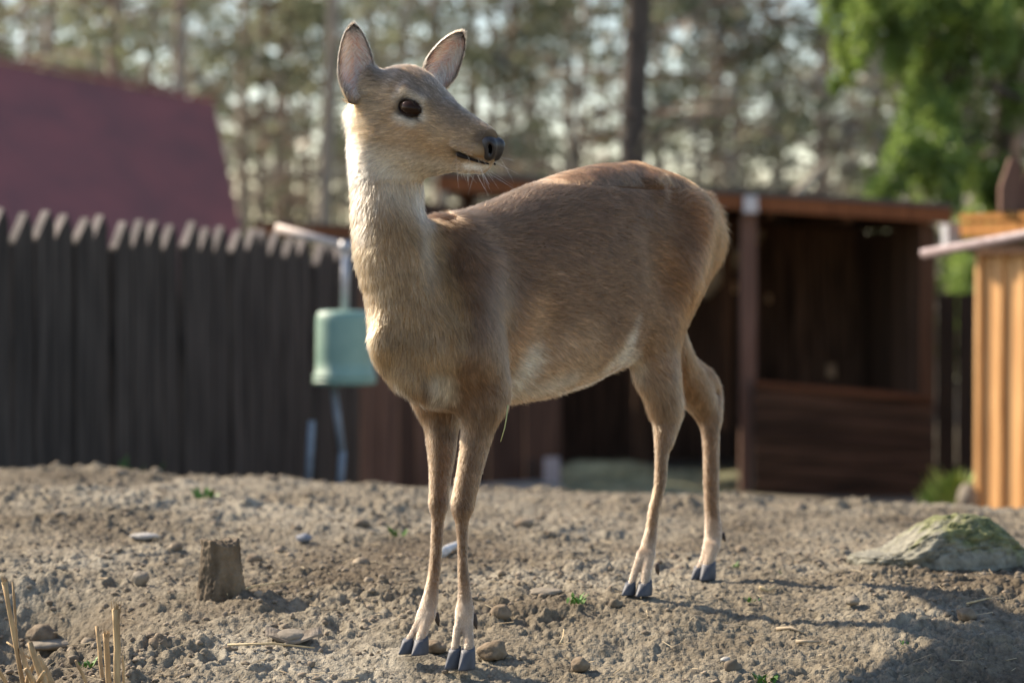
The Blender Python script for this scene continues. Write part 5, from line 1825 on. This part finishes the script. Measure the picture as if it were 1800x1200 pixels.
PINES = {(3, s): make_bare(300 + s) for s in (0, 1, 2)}
PINES.update({(k, s): make_pine(k, 100 + k * 10 + s) for k in (0, 1, 2) for s in (0, 1)})
def place_pine(px, d, kind, s, sc, rot, label, group="pines in the wood behind the yard", name="pine_tree"):
    x = (px - 900) / FPX * d
    e = empty(name, (x, d, float(ground_base(x, d)) - .02), label, "tree", group, rot)
    e.scale = (sc, sc, sc)
    for nm, me in PINES[(kind, s)]:
        o = bpy.data.objects.new(nm, me); COL.objects.link(o); o.parent = e
    return e
# the wood: the ones that stand out first
place_pine(1112, 25, 1, 0, 1.0, .4, "thick dark pine trunk rising above the middle of the deer's back", None)
place_pine(200, 27, 0, 0, 1.0, 1.0, "tan pine trunk standing behind the maroon roof's ridge", None)
place_pine(1440, 30, 0, 1, .9, 2.0, "dark pine trunk left of the bright green conifer", None)
place_pine(1790, 28, 0, 0, 1.0, 3.0, "dark pine trunk at the far right edge above the golden hut", None)
place_pine(505, 34, 0, 1, 1.0, 4.0, "slim tan pine trunk between the maroon roof and the deer's neck", None)
spots = []
for row, (d0, n, span) in enumerate(((32, 5, 1.15), (39, 8, 1.15), (47, 11, 1.2), (58, 14, 1.2))):
    for i in range(n):
        px = 900 + ((i + .5) / n * 2 - 1) * 900 * span + rnd.uniform(-45, 45)
        kind = rnd.choice((0, 0, 2, 2)); spots.append((px, d0 + rnd.uniform(-2.5, 2.5), kind, row))
ZONES = ((0, "left of the picture, beyond its edge"), (210, "above the left end of the maroon roof"), (420, "above the right end of the maroon roof"), (620, "left of the deer's ears"), (850, "behind the deer's head"),
         (1030, "right of the deer's nose"), (1250, "above the deer's back and rump"), (1460, "above the open shed's left half"), (1660, "behind the bright green conifer"), (1800, "above the golden hut"), (9999, "past the right edge of the picture"))
ORD = ["leftmost", "second from left", "third from left", "fourth from left", "fifth from left", "sixth from left", "seventh from left", "eighth from left"]
zone_n = {}
for px, d, kind, row in sorted(spots):
    zn = next(nm for lim, nm in ZONES if px < lim)
    k = zone_n.get(zn, 0); zone_n[zn] = k + 1
    place_pine(px, d, kind, rnd.randint(0, 1), rnd.uniform(.85, 1.15), rnd.uniform(0, 6.28), "%s pine, %s of those %s" % (("slim" if kind == 2 else "tan"), ORD[k], zn))

bare = []
for i in range(26):
    bare.append((900 + ((i + .5) / 26 * 2 - 1) * 960 + rnd.uniform(-30, 30), rnd.uniform(25, 44)))
zone_n = {}
for px, d in sorted(bare):
    zn = next(nm for lim, nm in ZONES if px < lim)
    k = zone_n.get(zn, 0); zone_n[zn] = k + 1
    place_pine(px, d, 3, rnd.randint(0, 2), rnd.uniform(.85, 1.2), rnd.uniform(0, 6.28), "thin bare tree, %s of those %s" % (ORD[k], zn), "bare young trees in the wood", "bare_tree")

# bright green conifer with hanging sprays, upper right
def green_conifer():
    D = 18.5
    x = (1690 - 900) / FPX * D
    e = empty("green_conifer", (x, D, -.63), "bright green conifer with drooping branches at upper right", "tree")
    m = MB(); m.tube([(x + .55, D + 1.2, -.7), (x + .57, D + 1.2, 3), (x + .5, D + 1.2, 8)], [.09, .07, .03], 12, True, .05); m.build("trunk", M_TRUNKD, e, None, True)
    M_G = mat_leaf("bright conifer sprays", (.075, .13, .03), (.19, .29, .065), (.36, .46, .12), 2.2, .55)
    r = random.Random(5)
    cents, rads = [], []
    m = MB()
    # hanging sprays traced from the heavy limbs: (start px,py) -> hanging end
    limbs = [((1700, -60), (1480, -20), (1478, 150)), ((1700, -40), (1530, 10), (1500, 95)), ((1710, -30), (1600, 20), (1560, 120)), ((1720, 0), (1640, 60), (1610, 190)),
             ((1700, 60), (1640, 110), (1650, 260)), ((1700, 120), (1630, 160), (1575, 300)), ((1700, 220), (1600, 255), (1550, 345)), ((1720, 240), (1650, 270), (1690, 350)),
             ((1730, 60), (1780, 80), (1740, 60)), ((1740, 270), (1690, 290), (1770, 350)), ((1700, 0), (1760, 10), (1740, 110)), ((1720, 100), (1660, 90), (1670, 170)),
             ((1700, 200), (1640, 200), (1620, 330)), ((1730, 330), (1760, 330), (1790, 320)), ((1740, -40), (1830, 0), (1850, 120)), ((1740, 150), (1850, 200), (1870, 330)), ((1700, -120), (1560, -90), (1530, 0)),
             ((1720, 380), (1700, 420), (1690, 540)), ((1730, 440), (1720, 470), (1706, 550)), ((1740, 360), (1800, 420), (1830, 520))]
    for a, b, c in limbs:
        dd = r.uniform(-.7, .5)
        A, B, C_ = Vector(P(*a, D)), Vector(P(*b, D + dd)), Vector(P(*c, D + dd))
        m.tube([A, B, C_], [.03, .02, .006], 6)
        for t in np.linspace(.35, 1, 6):
            q = A.lerp(B, t); cents.append(tuple(q + Vector((r.uniform(-.1, .1), r.uniform(-.2, .2), -.05)))); rads.append(r.uniform(.08, .14))
        for t in np.linspace(0, 1, 9):
            q = B.lerp(C_, t); cents.append(tuple(q + Vector((r.uniform(-.08, .08), r.uniform(-.1, .1), 0)))); rads.append(r.uniform(.09, .15) * (1.15 - .5 * t))
    V, F = leaf_cloud(cents, rads, 150, .030, 1.7, 0, 77)
    me = np_mesh("sprays", V - np.array(e.location), F, False); me.materials.append(M_G)
    o = bpy.data.objects.new("sprays", me); COL.objects.link(o); o.parent = e
    M_G2 = mat_leaf("shaded conifer needles", (.030, .045, .014), (.065, .095, .026), (.13, .17, .05), 2.2, .35)  # shade inside the crown put into a darker green
    cents, rads = [], []
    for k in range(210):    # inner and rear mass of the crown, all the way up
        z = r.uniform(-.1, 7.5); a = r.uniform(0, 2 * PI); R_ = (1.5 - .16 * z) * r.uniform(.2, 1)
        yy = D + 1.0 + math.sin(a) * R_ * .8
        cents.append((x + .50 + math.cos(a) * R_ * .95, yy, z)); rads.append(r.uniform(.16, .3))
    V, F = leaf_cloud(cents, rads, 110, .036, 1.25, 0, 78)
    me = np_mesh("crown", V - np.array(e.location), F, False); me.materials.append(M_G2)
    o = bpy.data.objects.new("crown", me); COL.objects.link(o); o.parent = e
    m.build("branches", M_TRUNKD, e)
green_conifer()
def fallen_branch():
    a, b = P(1395, 348, 17.5), P(1455, 285, 17.8)
    m = MB(); m.tube([a - (b - a) * 2.5, a, b], [.05, .04, .02], 10, True, .05)
    tag(m.build("bare_branch", simple_mat("pale bare branch", (.42, .35, .27), (.3, .25, .18), 20, .9), None, tuple(a), True), "pale bare branch slanting up behind the shed roof", "branch")
fallen_branch()
